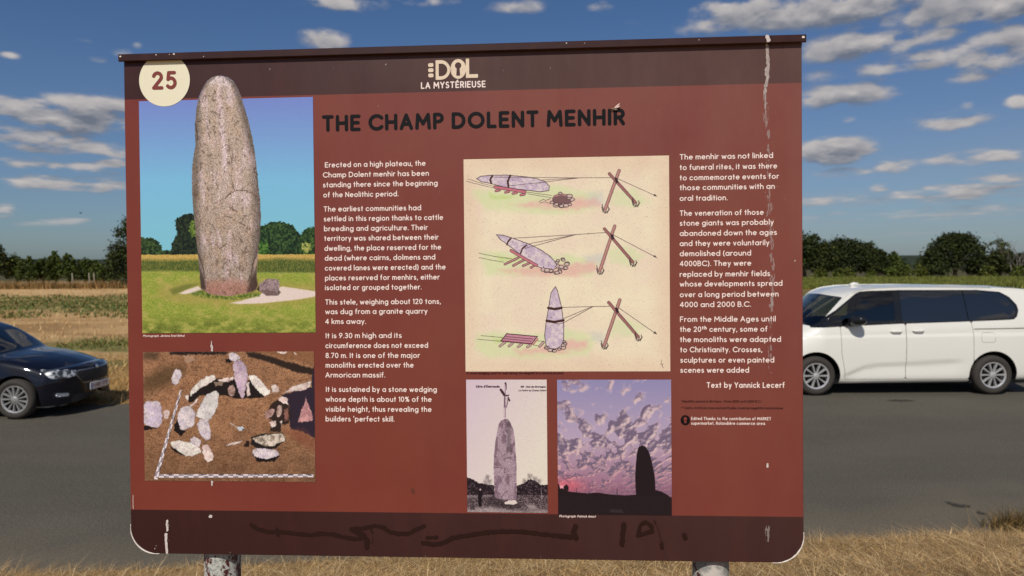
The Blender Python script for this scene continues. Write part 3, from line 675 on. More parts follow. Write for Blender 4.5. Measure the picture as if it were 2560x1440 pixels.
def build_vehicle(root, sp, spec):
    P, XB, wt = body_surface(sp); X, Y, Z = P[..., 0], P[..., 1], P[..., 2]; aY = np.abs(Y)
    onside = np.where(aY > .62 * sp['Wmax'], -1.0, 1.0)          # >0 where not on the flank
    arch = np.minimum.reduce([np.hypot(X - wx, Z - wz) - ra for (wx, wz, ra) in spec['arches']] )
    arch = np.where(aY > .5 * sp['Wmax'], arch, 1.0)
    ws = np.maximum.reduce([aY - (wt[:, None] - spec['pil']), spec['ws'][0] - XB, XB - spec['ws'][1], np.where(Z > spec['wsz'], -1., 1.)])
    rw = np.maximum.reduce([aY - (wt[:, None] - .06), spec['rw'][0] - XB, XB - spec['rw'][1], np.where(Z > spec['wsz'], -1., 1.)])
    outer = np.maximum(poly_sdf(X, Z, spec['outer']), onside)
    panes = [(n, m, np.maximum(poly_sdf(X, Z, p), onside)) for (n, m, p) in spec['panes']]
    doors = [(n, np.maximum(np.maximum(poly_sdf(X, Z, p), onside), -arch + .0)) for (n, p) in spec['doors']]
    body = np.maximum(-arch, np.maximum(-ws, np.maximum(-rw, -outer)))
    for n, d in doors: body = np.maximum(body, -(d - .006))
    extras = []
    for (n, m, f) in spec['regions'](P, XB):
        extras.append((n, m, f)); body = np.maximum(body, -f)
        doors = [(a, np.maximum(b, -f)) for a, b in doors]
    link('body', clip_surface('body', P, body), spec['paint'], root)
    trim = outer.copy()
    for n, m, f in panes: trim = np.maximum(trim, -(f - .002))
    for s in (-1, 1):
        sm = side_mask(P, s)
        link('window_trim', clip_surface('window_trim', P, np.maximum(trim, sm)), M_trim, root)
        for n, m, f in extras:
            if n not in ('front_grille', 'grille_frame', 'lower_intake'):
                link(n, clip_surface(n, P, np.maximum(f, sm)), m, root)
        for n, m, f in panes:
            link(n, clip_surface(n, P, np.maximum(f, sm)), m, root)
        for n, f in doors:
            o = link(n, clip_surface(n, P, np.maximum(np.maximum(f, sm), -outer)), spec['paint'], root)
    link('windscreen', clip_surface('windscreen', P, ws), M_glass, root)
    link('rear_window', clip_surface('rear_window', P, rw), M_priv, root)
    for (n, m, f) in extras:
        if n not in ('front_grille', 'grille_frame', 'lower_intake'): continue
        me = clip_surface(n, P, f)
        if me: link(n, me, m, root)
    # lining inside
    Q, XQ, wq = body_surface(sp, .02, .05); X, Y, Z = Q[..., 0], Q[..., 1], Q[..., 2]; aY = np.abs(Y)
    arq = np.minimum.reduce([np.hypot(X - wx, Z - wz) - ra for (wx, wz, ra) in spec['arches']]); arq = np.where(aY > .5 * sp['Wmax'], arq, 1.0)
    ob = np.where(aY > .62 * sp['Wmax'], 0.0, 1.0)
    lf = np.maximum.reduce([-arq, -np.maximum(poly_sdf(X, Z, spec['clear']), ob), -np.maximum.reduce([aY - wq[:, None] + spec['pil'], spec['ws'][0] - XQ, XQ - spec['ws'][1], np.where(Z > spec['wsz'], -1., 1.)])])
    link('lining', clip_surface('lining', Q, lf), M_line, root)
    # floor / underbody and wheel wells
    mb = MB(); xa, xb = sp['x0'], sp['x1']
    mb.box(((xa + xb) / 2 - .2, 0, sp['zfl']), (xb - xa - .4, sp['Wmax'] * 1.80, .06))
    mb.build('underbody', M_dark, root)
    for (wx, wz, ra) in spec['arches']:
        for s in (-1, 1):
            mb = MB(); V = []; F = []; n = 20
            for k in range(n + 1):
                a = -.35 + (math.pi + .7) * k / n
                for yy in (s * sp['Wmax'] * .955, s * sp['Wmax'] * .62): V.append((wx + (ra + .008) * math.cos(a), yy, wz + (ra + .008) * math.sin(a)))
            for k in range(n): F.append((2 * k, 2 * k + 1, 2 * k + 3, 2 * k + 2))
            c = len(V); V.append((wx, s * sp['Wmax'] * .62, wz))
            for k in range(n): F.append((2 * k + 1, c, 2 * k + 3))
            mb.add(V, F); mb.build('wheel_arch', M_dark, root)
    return P
def seat(root, x, y, z, sc_=1.0):
    mb = MB(); mb.box((x, y, z + .07), (.50, .48, .16), bev=.05); mb.box((x - .24, y, z + .42), (.14, .48, .62), Matrix.Rotation(-.22, 3, 'Y'), bev=.05); mb.box((x - .34, y, z + .82), (.10, .26, .18), Matrix.Rotation(-.15, 3, 'Y'), bev=.04)
    mb.build('seat', M_seat, root)
def handle(root, x, y, z, s, m):
    mb = MB(); pts = [(x + .10, y, z), (x + .07, y + s * .028, z + .002), (x - .06, y + s * .030, z), (x - .10, y, z - .002)]
    mb.tube(pts, [.010, .014, .014, .010], 8); mb.build('door_handle', m, root, True)
    mb = MB(); mb.lathe([(0, .004), (.034, .003), (.042, -.004)], 20, (x - .01, y, z), 'y'); 
    return
# ---- white van: local +x is forward, origin on the ground under the front axle
vx0, vy0 = 5.345, 12.42
van = empty('white_van', (vx0, vy0 + .95, 0.008), math.pi + math.atan2(.02, 3.13))
tag(van, 'long white people carrier van with dark tinted side windows parked on the road', 'van')
def vdisp(x, z):
    zc = np.interp(-x, [.4, .62, .85, 1.1, 1.6, 2.55, 2.7], [.33, .40, .50, .535, .555, .60, .60]); on = sstep(.42, .62, -x) * sstep(2.72, 2.35, -x)
    lower = -.020 * sstep(0.028, -.028, z - zc) * on * sstep(-.30, -.02, z - zc)
    sh = 1.035 + .03 * np.clip(-x / 3, 0, 1.3)
    crest = .016 * np.exp(-((z - sh) / .022) ** 2) * .0 - .012 * sstep(-.012, .014, z - sh)
    return lower + crest
vsp = dict(x0=-3.95, x1=.58, Lf=.34, Lr=.20, zcf=.62, zcr=.9, nf=2.6, Wmax=.95, tum=.20, bend=.26, bx=(-1.3, .3), bendr=.12, zfl=.22, disp=vdisp, edge=.055,
    top=[(-3.95, 1.845), (-3.6, 1.872), (-3.0, 1.89), (-2.2, 1.90), (-1.5, 1.898), (-1.1, 1.885), (-.75, 1.845), (-.50, 1.765), (.16, 1.225), (.32, 1.15), (.58, 1.02)],
    W=[(-3.95, .93), (-3.4, .95), (.2, .95), (.58, .92)], bot=[(-3.95, .26), (-2.8, .225), (-.4, .21), (.58, .19)], belt=[(-3.95, 1.33), (-2.6, 1.29), (-1.5, 1.262), (0.1, 1.195), (.6, 1.18)])
def van_regions(P, XB):
    X, Y, Z = P[..., 0], P[..., 1], P[..., 2]; aY = np.abs(Y); on = np.where(aY > .62 * .95, -1., 1.); nose = np.where(XB > .45, -1., 1.)
    q = aY + (.92 - X)
    head = np.maximum(np.maximum(poly_sdf(q, Z, [(.55, .80), (.55, .86), (1.0, .95), (1.35, .98), (1.30, .88), (.9, .82)]), nose), np.where(aY > .3, -1., 1.))
    gr = np.maximum(rr_sdf(Y, Z, 0, .42, .62, .15, .06), np.where(XB > .70, -1., 1.))
    slot = np.maximum(np.abs(Z - (1.155 + .0 * X)) - .0065, np.maximum(np.maximum(-3.70 - X, X + 2.76), on))
    flap = np.maximum(np.abs(rr_sdf(X, Z, -3.03, 1.005, .118, .085, .035)) - .0035, on); flap = np.maximum(flap, side_mask(P, 1))
    seam = np.maximum(np.maximum(np.abs(X + 3.80 + (Z - 1) * .05) - .004, on), np.where(Z < 1.3, -1., 1.))
    return [('headlight', M_lamp, head), ('front_grille', M_trim, gr)]
vspec = dict(paint=M_white, arches=[(0, .345, .425), (-3.13, .345, .425)], ws=(-.46, .17), wsz=1.1, pil=.02, rw=(-4.06, -3.80),
    outer=[(.045, 1.185), (-.74, 1.79), (-.82, 1.825), (-.95, 1.835), (-1.5, 1.85), (-2.9, 1.845), (-3.30, 1.81), (-3.46, 1.72), (-3.58, 1.58), (-3.60, 1.48), (-3.56, 1.37), (-3.50, 1.325), (-3.42, 1.318), (-2.6, 1.288), (-1.5, 1.257), (-.5, 1.215)],
    panes=[('quarter_window', M_glass, [(-.07, 1.205), (-.50, 1.232), (-.55, 1.27), (-.81, 1.765), (-.76, 1.76)]), ('door_window', M_glass, [(-.60, 1.255), (-.585, 1.30), (-.86, 1.78), (-.95, 1.815), (-1.40, 1.828), (-1.40, 1.272)]),
           ('sliding_door_window', M_priv, [(-1.53, 1.275), (-1.52, 1.83), (-2.63, 1.825), (-2.69, 1.305)]), ('rear_side_window', M_priv, [(-2.705, 1.306), (-2.645, 1.825), (-2.95, 1.825), (-3.27, 1.79), (-3.42, 1.70), (-3.53, 1.57), (-3.55, 1.48), (-3.51, 1.38), (-3.42, 1.335)])],
    doors=[('front_door', [(-.515, .285), (-.50, .45), (-.445, .75), (-.43, 1.20), (-.44, 1.23), (-1.572, 1.29), (-1.58, .9), (-1.575, .285)]), ('sliding_door', [(-1.583, .285), (-1.588, .9), (-1.58, 1.29), (-2.725, 1.32), (-2.765, 1.1), (-2.775, .60), (-2.76, .285)])],
    clear=[(.03, 1.20), (-.76, 1.78), (-.95, 1.82), (-1.41, 1.83), (-1.41, 1.27), (-.5, 1.22)], regions=van_regions)
VP = build_vehicle(van, vsp, vspec)
def surf_y(Pg, x, z, s):
    d = (Pg[..., 0] - x) ** 2 + (Pg[..., 2] - z) ** 2 + np.where(Pg[..., 1] * s > .5, 0, 9.); i = np.unravel_index(np.argmin(d), d.shape); return float(Pg[i][1])
M_seam = mat('panel_gap_shadow', (.10, .097, .09), .9, .1)
for s in (-1, 1):
    mb = MB(); mb.tube([(x_, surf_y(VP, x_, 1.16, s) - s * .0035, 1.16 + .012 * (-x_ - 2.8)) for x_ in np.linspace(-2.78, -3.86, 14)], .009, 6); mb.build('door_rail', M_dark, van, True)
    pts = []
    for a in np.linspace(0, 2 * math.pi, 41):
        cx_, cz_ = math.cos(a), math.sin(a); x_ = -3.03 + .12 * abs(cx_) ** .35 * (1 if cx_ > 0 else -1); z_ = 1.01 + .085 * abs(cz_) ** .35 * (1 if cz_ > 0 else -1); pts.append((x_, surf_y(VP, x_, z_, s) - s * .002, z_))
    if s > 0: mb = MB(); mb.tube(pts, .0036, 5, False); mb.build('charging_flap', M_seam, van, True)
for s in (-1, 1):
    make_wheel(van, (0, s * .845, .345), s, .345, .232, .215, 10, 'wide', M_alloy); make_wheel(van, (-3.13, s * .845, .345), s, .345, .232, .215, 10, 'wide', M_alloy)
    handle(van, -1.40, s * .935, 1.125, s, M_white); handle(van, -1.79, s * .938, 1.135, s, M_white)
    mb = MB(); n = 14
    V = []
    for k in range(9):          # mirror housing as a squashed shell
        th = math.pi * k / 8
        V.append([(-.60 + .075 * math.cos(th) * 1.2 - .02, s * (1.02 + .0), 1.29)])
    import bmesh
    bm = bmesh.new(); bmesh.ops.create_icosphere(bm, subdivisions=3, radius=1)
    for v in bm.verts:
        c = v.co; p = abs(c.z) ** .8 * (1 if c.z > 0 else -1)
        v.co = Vector((-.66 + .125 * c.x - .03 * c.y * s, s * 1.06 + .145 * c.y, 1.325 + .092 * p + .02 * c.y * s))
    me = bpy.data.meshes.new('wing_mirror'); bm.to_mesh(me); bm.free()
    for p in me.polygons: p.use_smooth = True
    link('wing_mirror', me, M_trim, van)
    mb = MB(); mb.tube([(-.52, s * .90, 1.235), (-.58, s * .96, 1.25), (-.60, s * 1.03, 1.29)], [.035, .03, .03], 8); mb.build('mirror_arm', M_trim, van, True)
    mb = MB(); mb.box((-.46, s * .925, 1.27), (.02, .01, .02)); 
seat(van, -1.15, .42, .62); seat(van, -1.15, -.42, .62); seat(van, -2.1, .42, .6); seat(van, -2.1, -.42, .6)
mb = MB(); mb.box((-.25, 0, 1.05), (.55, 1.6, .22), bev=.08); mb.build('dashboard', M_dark, van)
mb = MB(); mb.lathe([(.18, -.012), (.192, 0), (.18, .012), (.168, 0)], 28, closed=True); me = mb.mesh('steering_wheel', True)
link('steering_wheel', me, M_dark, van, Matrix.Translation((-.66, -.42, 1.14)) @ Matrix.Rotation(R(-62), 4, 'Y'))
mb = MB(); mb.tube([(-1.04, 0, 1.90), (-1.10, 0, 1.94), (-1.19, 0, 1.945)], [.045, .026, .010], 8); mb.build('roof_antenna', M_white, van, True)
mb = MB(); mb.box((-.36, 0, 1.62), (.05, .24, .075), bev=.02); mb.build('rear_view_mirror', M_dark, van)

# ---- navy black hatchback on the left, nose towards the board
cx0, cy0 = img_x(31, 10.86), 11.67
car = empty('black_hatchback', (cx0, cy0, 0.005), 0)
tag(car, 'dark navy hatchback with silver multi spoke wheels, nose towards the board', 'car')
csp = dict(x0=-3.10, x1=.60, Lf=.205, Lr=.16, zcf=.42, zcr=.6, nf=3.3, Wmax=.865, tum=.30, bend=.30, bx=(-1.2, .35), bendr=.1, zfl=.19,
    top=[(-3.10, .98), (-2.95, 1.16), (-2.75, 1.33), (-2.3, 1.42), (-1.7, 1.45), (-1.25, 1.405), (-1.0, 1.31), (-.42, .972), (-.30, .955), (0, .925), (.3, .86), (.5, .795), (.60, .752)],
    W=[(-3.1, .83), (-2.6, .865), (.1, .865), (.6, .83)], bot=[(-3.1, .24), (-2.2, .20), (-.4, .19), (.6, .155)], belt=[(-3.1, 1.0), (-2.4, .985), (-1.2, .955), (-.4, .93), (.6, .91)])
def car_regions(P, XB):
    X, Y, Z = P[..., 0], P[..., 1], P[..., 2]; aY = np.abs(Y); q = aY + (.80 - X)
    nose = np.where(XB > .30, -1., 1.); fr = np.where(XB > .66, -1., 1.)
    head = np.maximum(poly_sdf(q, Z, [(.50, .615), (.50, .69), (.62, .715), (.95, .735), (1.16, .745), (1.20, .765), (1.19, .735), (1.12, .66), (1.06, .612), (.95, .600), (.75, .592)]), np.maximum(nose, np.where(aY > .35, -1., 1.)))
    gp = poly_sdf(aY, Z, [(-.1, .69), (.40, .69), (.47, .66), (.455, .625), (.34, .475), (-.1, .465)])
    grille = np.maximum(gp + .014, fr); frame = np.maximum(np.maximum(gp, fr), -(gp + .014))
    low = np.maximum(poly_sdf(aY, Z, [(-.1, .315), (.50, .315), (.53, .20), (-.1, .185)]), fr)
    pod = np.maximum(poly_sdf(q, Z, [(.62, .37), (.98, .395), (1.03, .385), (1.02, .30), (.70, .285), (.60, .30)]), nose)
    fog = np.maximum(poly_sdf(q, Z, [(.70, .305), (.70, .355), (.96, .375), (.985, .35), (.96, .315)]), nose); pod = np.maximum(pod, -fog)
    lip = np.maximum(np.maximum(np.abs(Z - .175) - .007, nose), np.where(aY > .30, -1., 1.))
    hood = np.maximum(np.abs(aY - (.66 - .25 * sstep(.0, .75, XB))) - .004, np.maximum(np.maximum(-.40 - XB, XB - .58), np.where(Z > .7, -1., 1.)))
    return [('headlight', M_headlamp, head), ('front_grille', M_grille, grille), ('grille_frame', M_trimgrey, frame), ('lower_intake', M_grille, low), ('fog_lamp_recess', M_dark, pod), ('fog_lamp', M_lamp, fog), ('bumper_lip', M_trimgrey, lip)]
M_grille = mat('grille_mesh', (.012, .012, .013), .5, .4, bump=(90, 1.0, .02))
M_trimgrey = mat('satin_trim', (.30, .30, .31), .25, .5, metal=.7)
M_headlamp = mat('headlamp_inside', (.80, .82, .84), .30, .5, metal=.35, bump=(26, .8, .02), noise=[(13, .95, (.015, .017, .02), (.42, .50))], coat=1.0)
cspec = dict(paint=M_navy, arches=[(0, .31, .362), (-2.55, .31, .362)], ws=(-1.12, -.42), wsz=.90, pil=.02, rw=(-3.05, -2.8),
    outer=[(-.62, .955), (-1.14, 1.31), (-1.30, 1.365), (-1.8, 1.385), (-2.3, 1.35), (-2.55, 1.27), (-2.62, 1.05), (-2.5, 1.0), (-1.2, .965)],
    panes=[('door_window', M_glass, [(-.72, .975), (-1.17, 1.29), (-1.32, 1.345), (-1.58, 1.355), (-1.60, .985)]), ('rear_door_window', M_priv, [(-1.68, .99), (-1.66, 1.355), (-1.9, 1.355), (-2.25, 1.33), (-2.38, 1.10), (-2.36, 1.01)])],
    doors=[('front_door', [(-.50, .25), (-.47, .55), (-.52, .90), (-.62, .99), (-1.62, 1.0), (-1.66, .6), (-1.60, .25)]), ('rear_door', [(-1.612, .25), (-1.672, .6), (-1.632, 1.0), (-2.40, 1.02), (-2.45, .8), (-2.30, .70), (-2.15, .55), (-2.05, .25)])],
    clear=[(-.68, .97), (-1.17, 1.30), (-1.32, 1.35), (-1.6, 1.36), (-1.61, .98)], regions=car_regions)
CP = build_vehicle(car, csp, cspec)
for s in (-1, 1):
    make_wheel(car, (0, s * .770, .31), s, .31, .213, .19, 13, 'thin', M_alloy2); make_wheel(car, (-2.55, s * .770, .31), s, .31, .213, .19, 13, 'thin', M_alloy2)
    bm = bmesh.new(); bmesh.ops.create_icosphere(bm, subdivisions=2, radius=1)
    for v in bm.verts: v.co = Vector((-1.02 + .07 * v.co.x, s * .96 + .10 * v.co.y, 1.03 + .065 * v.co.z))
    me = bpy.data.meshes.new('wing_mirror'); bm.to_mesh(me); bm.free(); 
    for p in me.polygons: p.use_smooth = True
    link('wing_mirror', me, M_navy, car); handle(car, -1.48, s * .853, .87, s, M_navy)
seat(car, -1.45, .36, .40); seat(car, -1.45, -.36, .40)
mb = MB(); mb.box((-.75, 0, .86), (.45, 1.35, .16), bev=.06); mb.build('dashboard', M_dark, car)
mb = MB(); mb.lathe([(.165, -.012), (.18, 0), (.165, .012), (.15, 0)], 24, closed=True); link('steering_wheel', mb.mesh('steering_wheel', True), M_dark, car, Matrix.Translation((-.98, .36, .93)) @ Matrix.Rotation(R(-65), 4, 'Y'))
# emblem and number plate
mb = MB(); mb.lathe([(0, .008), (.03, .006), (.036, 0)], 24, axis='x'); mb.build('emblem', M_chrome, car, True, Matrix.Translation((.776, 0, .705)) @ Matrix.Rotation(R(-25), 4, 'Y'))
mb = MB(); mb.box((0, 0, 0), (.012, .52, .115), bev=.004); plate = mb.build('number_plate', mat('plate_white', (.80, .78, .76), .35, .5), car, False, Matrix.Translation((.818, 0, .405)))
mb = MB(); mb.box((0.0068, -.238, 0), (.0012, .040, .108)); mb.build('plate_country_strip', mat('plate_blue', (.03, .09, .42), .4), plate)
# ------------------------------------------------------------------ rounded stroke lettering
def A_(cx, cy, rx, ry, a0, a1):
    n = max(4, int(abs(a1 - a0) / 18) + 1)
    return [(cx + rx * math.cos(R(a)), cy + ry * math.sin(R(a))) for a in np.linspace(a0, a1, n)]
def L_(*v): return list(zip(v[0::2], v[1::2]))
X_ = .66; BO = A_(.31, .33, .31, .33, 0, 360)
G = {
 'a': (.62, [BO, L_(.62, X_, .62, 0)]), 'b': (.62, [BO, L_(0, 1.08, 0, 0)]), 'c': (.54, [A_(.31, .33, .31, .33, 42, 318)]), 'd': (.62, [BO, L_(.62, 1.08, .62, 0)]),
 'e': (.61, [L_(.02, .35, .61, .35), A_(.31, .33, .305, .33, 4, 312)]), 'f': (.30, [L_(.12, 0, .12, .84), A_(.29, .86, .17, .2, 185, 85), L_(0, .63, .29, .63)]),
 'g': (.62, [BO, L_(.62, X_, .62, -.06), A_(.32, -.05, .30, .27, 0, -145)]), 'h': (.50, [L_(0, 1.08, 0, 0), A_(.25, .38, .25, .28, 180, 0), L_(.5, .38, .5, 0)]),
 'i': (0, [L_(0, X_, 0, 0), L_(0, .93, 0, .95)]), 'j': (.06, [L_(.06, X_, .06, -.14), A_(-.08, -.14, .14, .18, 0, -80), L_(.06, .93, .06, .95)]),
 'k': (.44, [L_(0, 1.08, 0, 0), L_(.42, X_, .03, .27), L_(.15, .39, .45, 0)]), 'l': (0, [L_(0, 1.08, 0, 0)]),
 'm': (.80, [L_(0, X_, 0, 0), A_(.2, .43, .2, .23, 180, 0), L_(.4, .43, .4, 0), A_(.6, .43, .2, .23, 180, 0), L_(.8, .43, .8, 0)]),
 'n': (.50, [L_(0, X_, 0, 0), A_(.25, .38, .25, .28, 180, 0), L_(.5, .38, .5, 0)]), 'o': (.64, [A_(.32, .33, .32, .33, 0, 360)]),
 'p': (.62, [BO, L_(0, X_, 0, -.34)]), 'q': (.62, [BO, L_(.62, X_, .62, -.34)]), 'r': (.28, [L_(0, X_, 0, 0), A_(.27, .36, .27, .30, 180, 82)]),
 's': (.40, [A_(.2, .49, .17, .17, 40, 268) + A_(.2, .165, .2, .165, 82, -148)]), 't': (.30, [L_(.15, .95, .15, 0), L_(0, .63, .30, .63)]),
 'u': (.50, [L_(0, X_, 0, .28), A_(.25, .28, .25, .28, 180, 360), L_(.5, X_, .5, 0)]), 'v': (.48, [L_(0, X_, .24, 0, .48, X_)]), 'w': (.80, [L_(0, X_, .20, 0, .40, .60, .60, 0, .80, X_)]),
 'x': (.44, [L_(0, X_, .44, 0), L_(.44, X_, 0, 0)]), 'y': (.48, [L_(0, X_, .24, .02), L_(.48, X_, .13, -.34)]), 'z': (.42, [L_(0, X_, .42, X_, 0, 0, .42, 0)]),
 'A': (.74, [L_(0, 0, .37, 1, .74, 0), L_(.13, .32, .61, .32)]), 'B': (.55, [L_(.27, .53, 0, .53), L_(0, 0, 0, 1, .27, 1), A_(.27, .765, .22, .235, 90, -90), A_(.29, .265, .26, .265, 90, -90), L_(.29, 0, 0, 0)]),
 'C': (.82, [A_(.49, .5, .49, .5, 42, 318)]), 'D': (.76, [L_(.27, 0, 0, 0, 0, 1, .27, 1), A_(.27, .5, .49, .5, 90, -90)]), 'E': (.52, [L_(.52, 1, 0, 1, 0, 0, .52, 0), L_(0, .51, .46, .51)]),
 'F': (.5, [L_(.5, 1, 0, 1, 0, 0), L_(0, .5, .43, .5)]), 'G': (.88, [A_(.49, .5, .49, .5, 45, 360), L_(.98, .5, .6, .5)]), 'H': (.66, [L_(0, 0, 0, 1), L_(.66, 0, .66, 1), L_(0, .5, .66, .5)]),
 'I': (0, [L_(0, 0, 0, 1)]), 'J': (.40, [L_(.4, 1, .4, .22), A_(.2, .22, .2, .22, 0, -160)]), 'K': (.56, [L_(0, 0, 0, 1), L_(.54, 1, .02, .42), L_(.2, .6, .58, 0)]), 'L': (.46, [L_(0, 1, 0, 0, .46, 0)]),
 'M': (.90, [L_(0, 0, .07, 1, .45, .32, .83, 1, .90, 0)]), 'N': (.66, [L_(0, 0, 0, 1, .66, 0, .66, 1)]), 'O': (.98, [A_(.49, .5, .49, .5, 0, 360)]),
 'P': (.53, [L_(0, 0, 0, 1, .26, 1), A_(.26, .73, .28, .27, 90, -90), L_(.26, .46, 0, .46)]), 'R': (.56, [L_(0, 0, 0, 1, .27, 1), A_(.27, .735, .28, .265, 90, -90), L_(.27, .47, 0, .47), L_(.28, .47, .56, 0)]),
 'S': (.52, [A_(.27, .745, .23, .255, 42, 268) + A_(.26, .25, .26, .25, 86, -145)]), 'T': (.62, [L_(0, 1, .62, 1), L_(.31, 1, .31, 0)]), 'U': (.62, [L_(0, 1, 0, .31), A_(.31, .31, .31, .31, 180, 360), L_(.62, .31, .62, 1)]),
 'V': (.7, [L_(0, 1, .35, 0, .7, 1)]), 'Y': (.64, [L_(0, 1, .32, .45, .64, 1), L_(.32, .45, .32, 0)]), 'X': (.6, [L_(0, 1, .6, 0), L_(.6, 1, 0, 0)]),
 '0': (.54, [A_(.27, .5, .27, .5, 0, 360)]), '1': (.17, [L_(0, .83, .17, 1, .17, 0)]), '2': (.54, [A_(.27, .73, .25, .27, 165, -28) + L_(.02, 0, .54, 0)]), '3': (.5, [A_(.24, .75, .22, .25, 150, -90), A_(.24, .27, .26, .27, 90, -150)]),
 '4': (.6, [L_(.45, 0, .45, 1, 0, .27, .6, .27)]), '5': (.5, [L_(.46, 1, .1, 1, .05, .56) + A_(.23, .32, .27, .32, 118, -140)]), '6': (.52, [A_(.26, .3, .26, .3, 0, 360), L_(.42, 1, .04, .42)]), '7': (.5, [L_(0, 1, .5, 1, .16, 0)]),
 '8': (.5, [A_(.25, .765, .2, .235, 0, 360), A_(.25, .27, .25, .27, 0, 360)]), '9': (.52, [A_(.26, .7, .26, .3, 0, 360), L_(.10, 0, .48, .58)]),
 '.': (0, [L_(0, .01, 0, .02)]), ',': (.03, [L_(.04, .02, -.04, -.17)]), '(': (.16, [A_(.5, .42, .5, .75, 130, 230)]), ')': (.16, [A_(-.34, .42, .5, .75, 50, -50)]), "'": (.04, [L_(.06, 1.08, 0, .84)]),
 ':': (0, [L_(0, .03, 0, .04), L_(0, .58, 0, .59)]), '*': (.24, [L_(.12, 1, .12, .72), L_(0, .93, .24, .79), L_(.24, .93, 0, .79)]), '%': (.78, [A_(.16, .8, .15, .19, 0, 360), A_(.62, .2, .15, .19, 0, 360), L_(.62, 1, .16, 0)]), '-': (.3, [L_(0, .36, .3, .36)]),
}
def acc(base, kind):
    w_, st = G[base]; c = w_ / 2; y0 = .86 if base.islower() else 1.16
    m = {"'": [L_(c - .05, y0, c + .08, y0 + .16)], '`': [L_(c + .05, y0, c - .08, y0 + .16)], '^': [L_(c - .15, y0, c, y0 + .15, c + .15, y0)]}[kind]
    return (w_, st + m)
G['é'] = acc('e', "'"); G['è'] = acc('e', '`'); G['ô'] = acc('o', '^'); G['É'] = acc('E', "'")
SPACE = .35
def layout(text, cap, sw, slant=0.0, width=None, ls=None):
    """segments (ax,ay,bx,by) in metres for a line of text whose ink starts at x=0, baseline 0"""
    h0 = h = cap - sw; ls = (sw + .125 * cap) if ls is None else ls; x = 0; items = []; n = 0
    sup = False; parts = []
    for ch in text:
        if ch == '^': sup = not sup; continue
        if ch == ' ': x += SPACE * cap; n += 1; items.append(None); continue
        k = .58 if sup else 1.0; w_, st = G[ch]; items.append((x, ch, k)); x += w_ * h * k + ls; n += 1
    nat = x - ls + sw; extra = 0; kx = 1.0
    if width:
        gw = sum(G[i_[1]][0] * h * i_[2] for i_ in items if i_); rest = nat - gw
        kx = min(max((width - rest) / max(gw, 1e-6), .78), 1.22)
        extra = (width - rest - gw * kx) / max(1, n - 1); x = 0; it2 = []
        for i_ in items:
            if i_ is None: x += SPACE * cap; it2.append(None)
            else: it2.append((x, i_[1], i_[2])); x += G[i_[1]][0] * h * i_[2] * kx + ls
        items = it2
    seg = []; q = -1
    for it in items:
        q += 1
        if it is None: continue
        x0, ch, k = it; x0 += q * extra + sw / 2
        for st in G[ch][1]:
            pts = [(x0 + px * h * k * kx + slant * py * h * k, sw / 2 + (py * h * k + (h * .5 if k < 1 else 0))) for px, py in st]
            for a, b in zip(pts[:-1], pts[1:]): seg.append((*a, *b))
    return seg, extra, nat
def seg_field(segs, rad, cell, pad=None):
    S = np.array(segs); pad = pad or rad * 2 + cell * 2
    x0, x1 = min(S[:, 0].min(), S[:, 2].min()) - pad, max(S[:, 0].max(), S[:, 2].max()) + pad
    y0, y1 = min(S[:, 1].min(), S[:, 3].min()) - pad, max(S[:, 1].max(), S[:, 3].max()) + pad
    xs = np.arange(x0, x1 + cell, cell); ys = np.arange(y0, y1 + cell, cell)
    F = np.full((len(xs), len(ys)), cell * 3.0); r = rad + cell * 2
    for ax, ay, bx, by in segs:
        i0 = max(int((min(ax, bx) - r - x0) / cell), 0); i1 = min(int((max(ax, bx) + r - x0) / cell) + 2, len(xs))
        j0 = max(int((min(ay, by) - r - y0) / cell), 0); j1 = min(int((max(ay, by) + r - y0) / cell) + 2, len(ys))
        F[i0:i1, j0:j1] = np.minimum(F[i0:i1, j0:j1], seg_d(xs[i0:i1, None], ys[None, j0:j1], ax, ay, bx, by) - rad)
    return xs, ys, F
def join_meshes(name, ms):
    V = []; Fs = {}; b = 0
    for me in ms:
        v = np.empty(len(me.vertices) * 3, np.float32); me.vertices.foreach_get('co', v); V.append(v.reshape(-1, 3))
        lt = np.empty(len(me.polygons), np.int32); me.polygons.foreach_get('loop_total', lt); li = np.empty(len(me.loops), np.int32); me.loops.foreach_get('vertex_index', li)
        st = np.concatenate([[0], np.cumsum(lt)[:-1]])
        for k in np.unique(lt):
            s = st[lt == k]; Fs.setdefault(int(k), []).append(li[s[:, None] + np.arange(k)] + b)
        b += len(me.vertices); bpy.data.meshes.remove(me)
    return np_mesh(name, np.concatenate(V), [np.concatenate(f) for f in Fs.values()])

# ------------------------------------------------------------------ information board
def rot3(a, b, c):
    return np.array(Matrix.Rotation(c, 3, 'Z') @ Matrix.Rotation(a, 3, 'X') @ Matrix.Rotation(b, 3, 'Y'))
PM = rot3(-0.02716365, -0.00606021, -0.06017512); PT = np.array([-0.12597924, 1.57554299, 2.32338715]); BW, BH = 1.51, 1.1357
def P(px, py):
    """point of the board's face (u right, w up, metres from its centre) for a measured point"""
    d = FW * FPX + RT * (px - 1280) + UP * (720 - py); o = PM.T @ (EYE - PT); e = PM.T @ d
    t = -o[1] / e[1]; return np.array([o[0] + e[0] * t, o[2] + e[2] * t])
def UW2PX(u, w_):
    x = PM[0, 0] * u + PM[0, 2] * w_ + PT[0] - EYE[0]; y = PM[1, 0] * u + PM[1, 2] * w_ + PT[1] - EYE[1]; z = PM[2, 0] * u + PM[2, 2] * w_ + PT[2] - EYE[2]
    d = x * FW[0] + y * FW[1] + z * FW[2]
    return 1280 + FPX * (x * RT[0] + y * RT[1] + z * RT[2]) / d, 720 - FPX * (x * UP[0] + y * UP[1] + z * UP[2]) / d
ground_z = float(gz(-.12, 1.6))
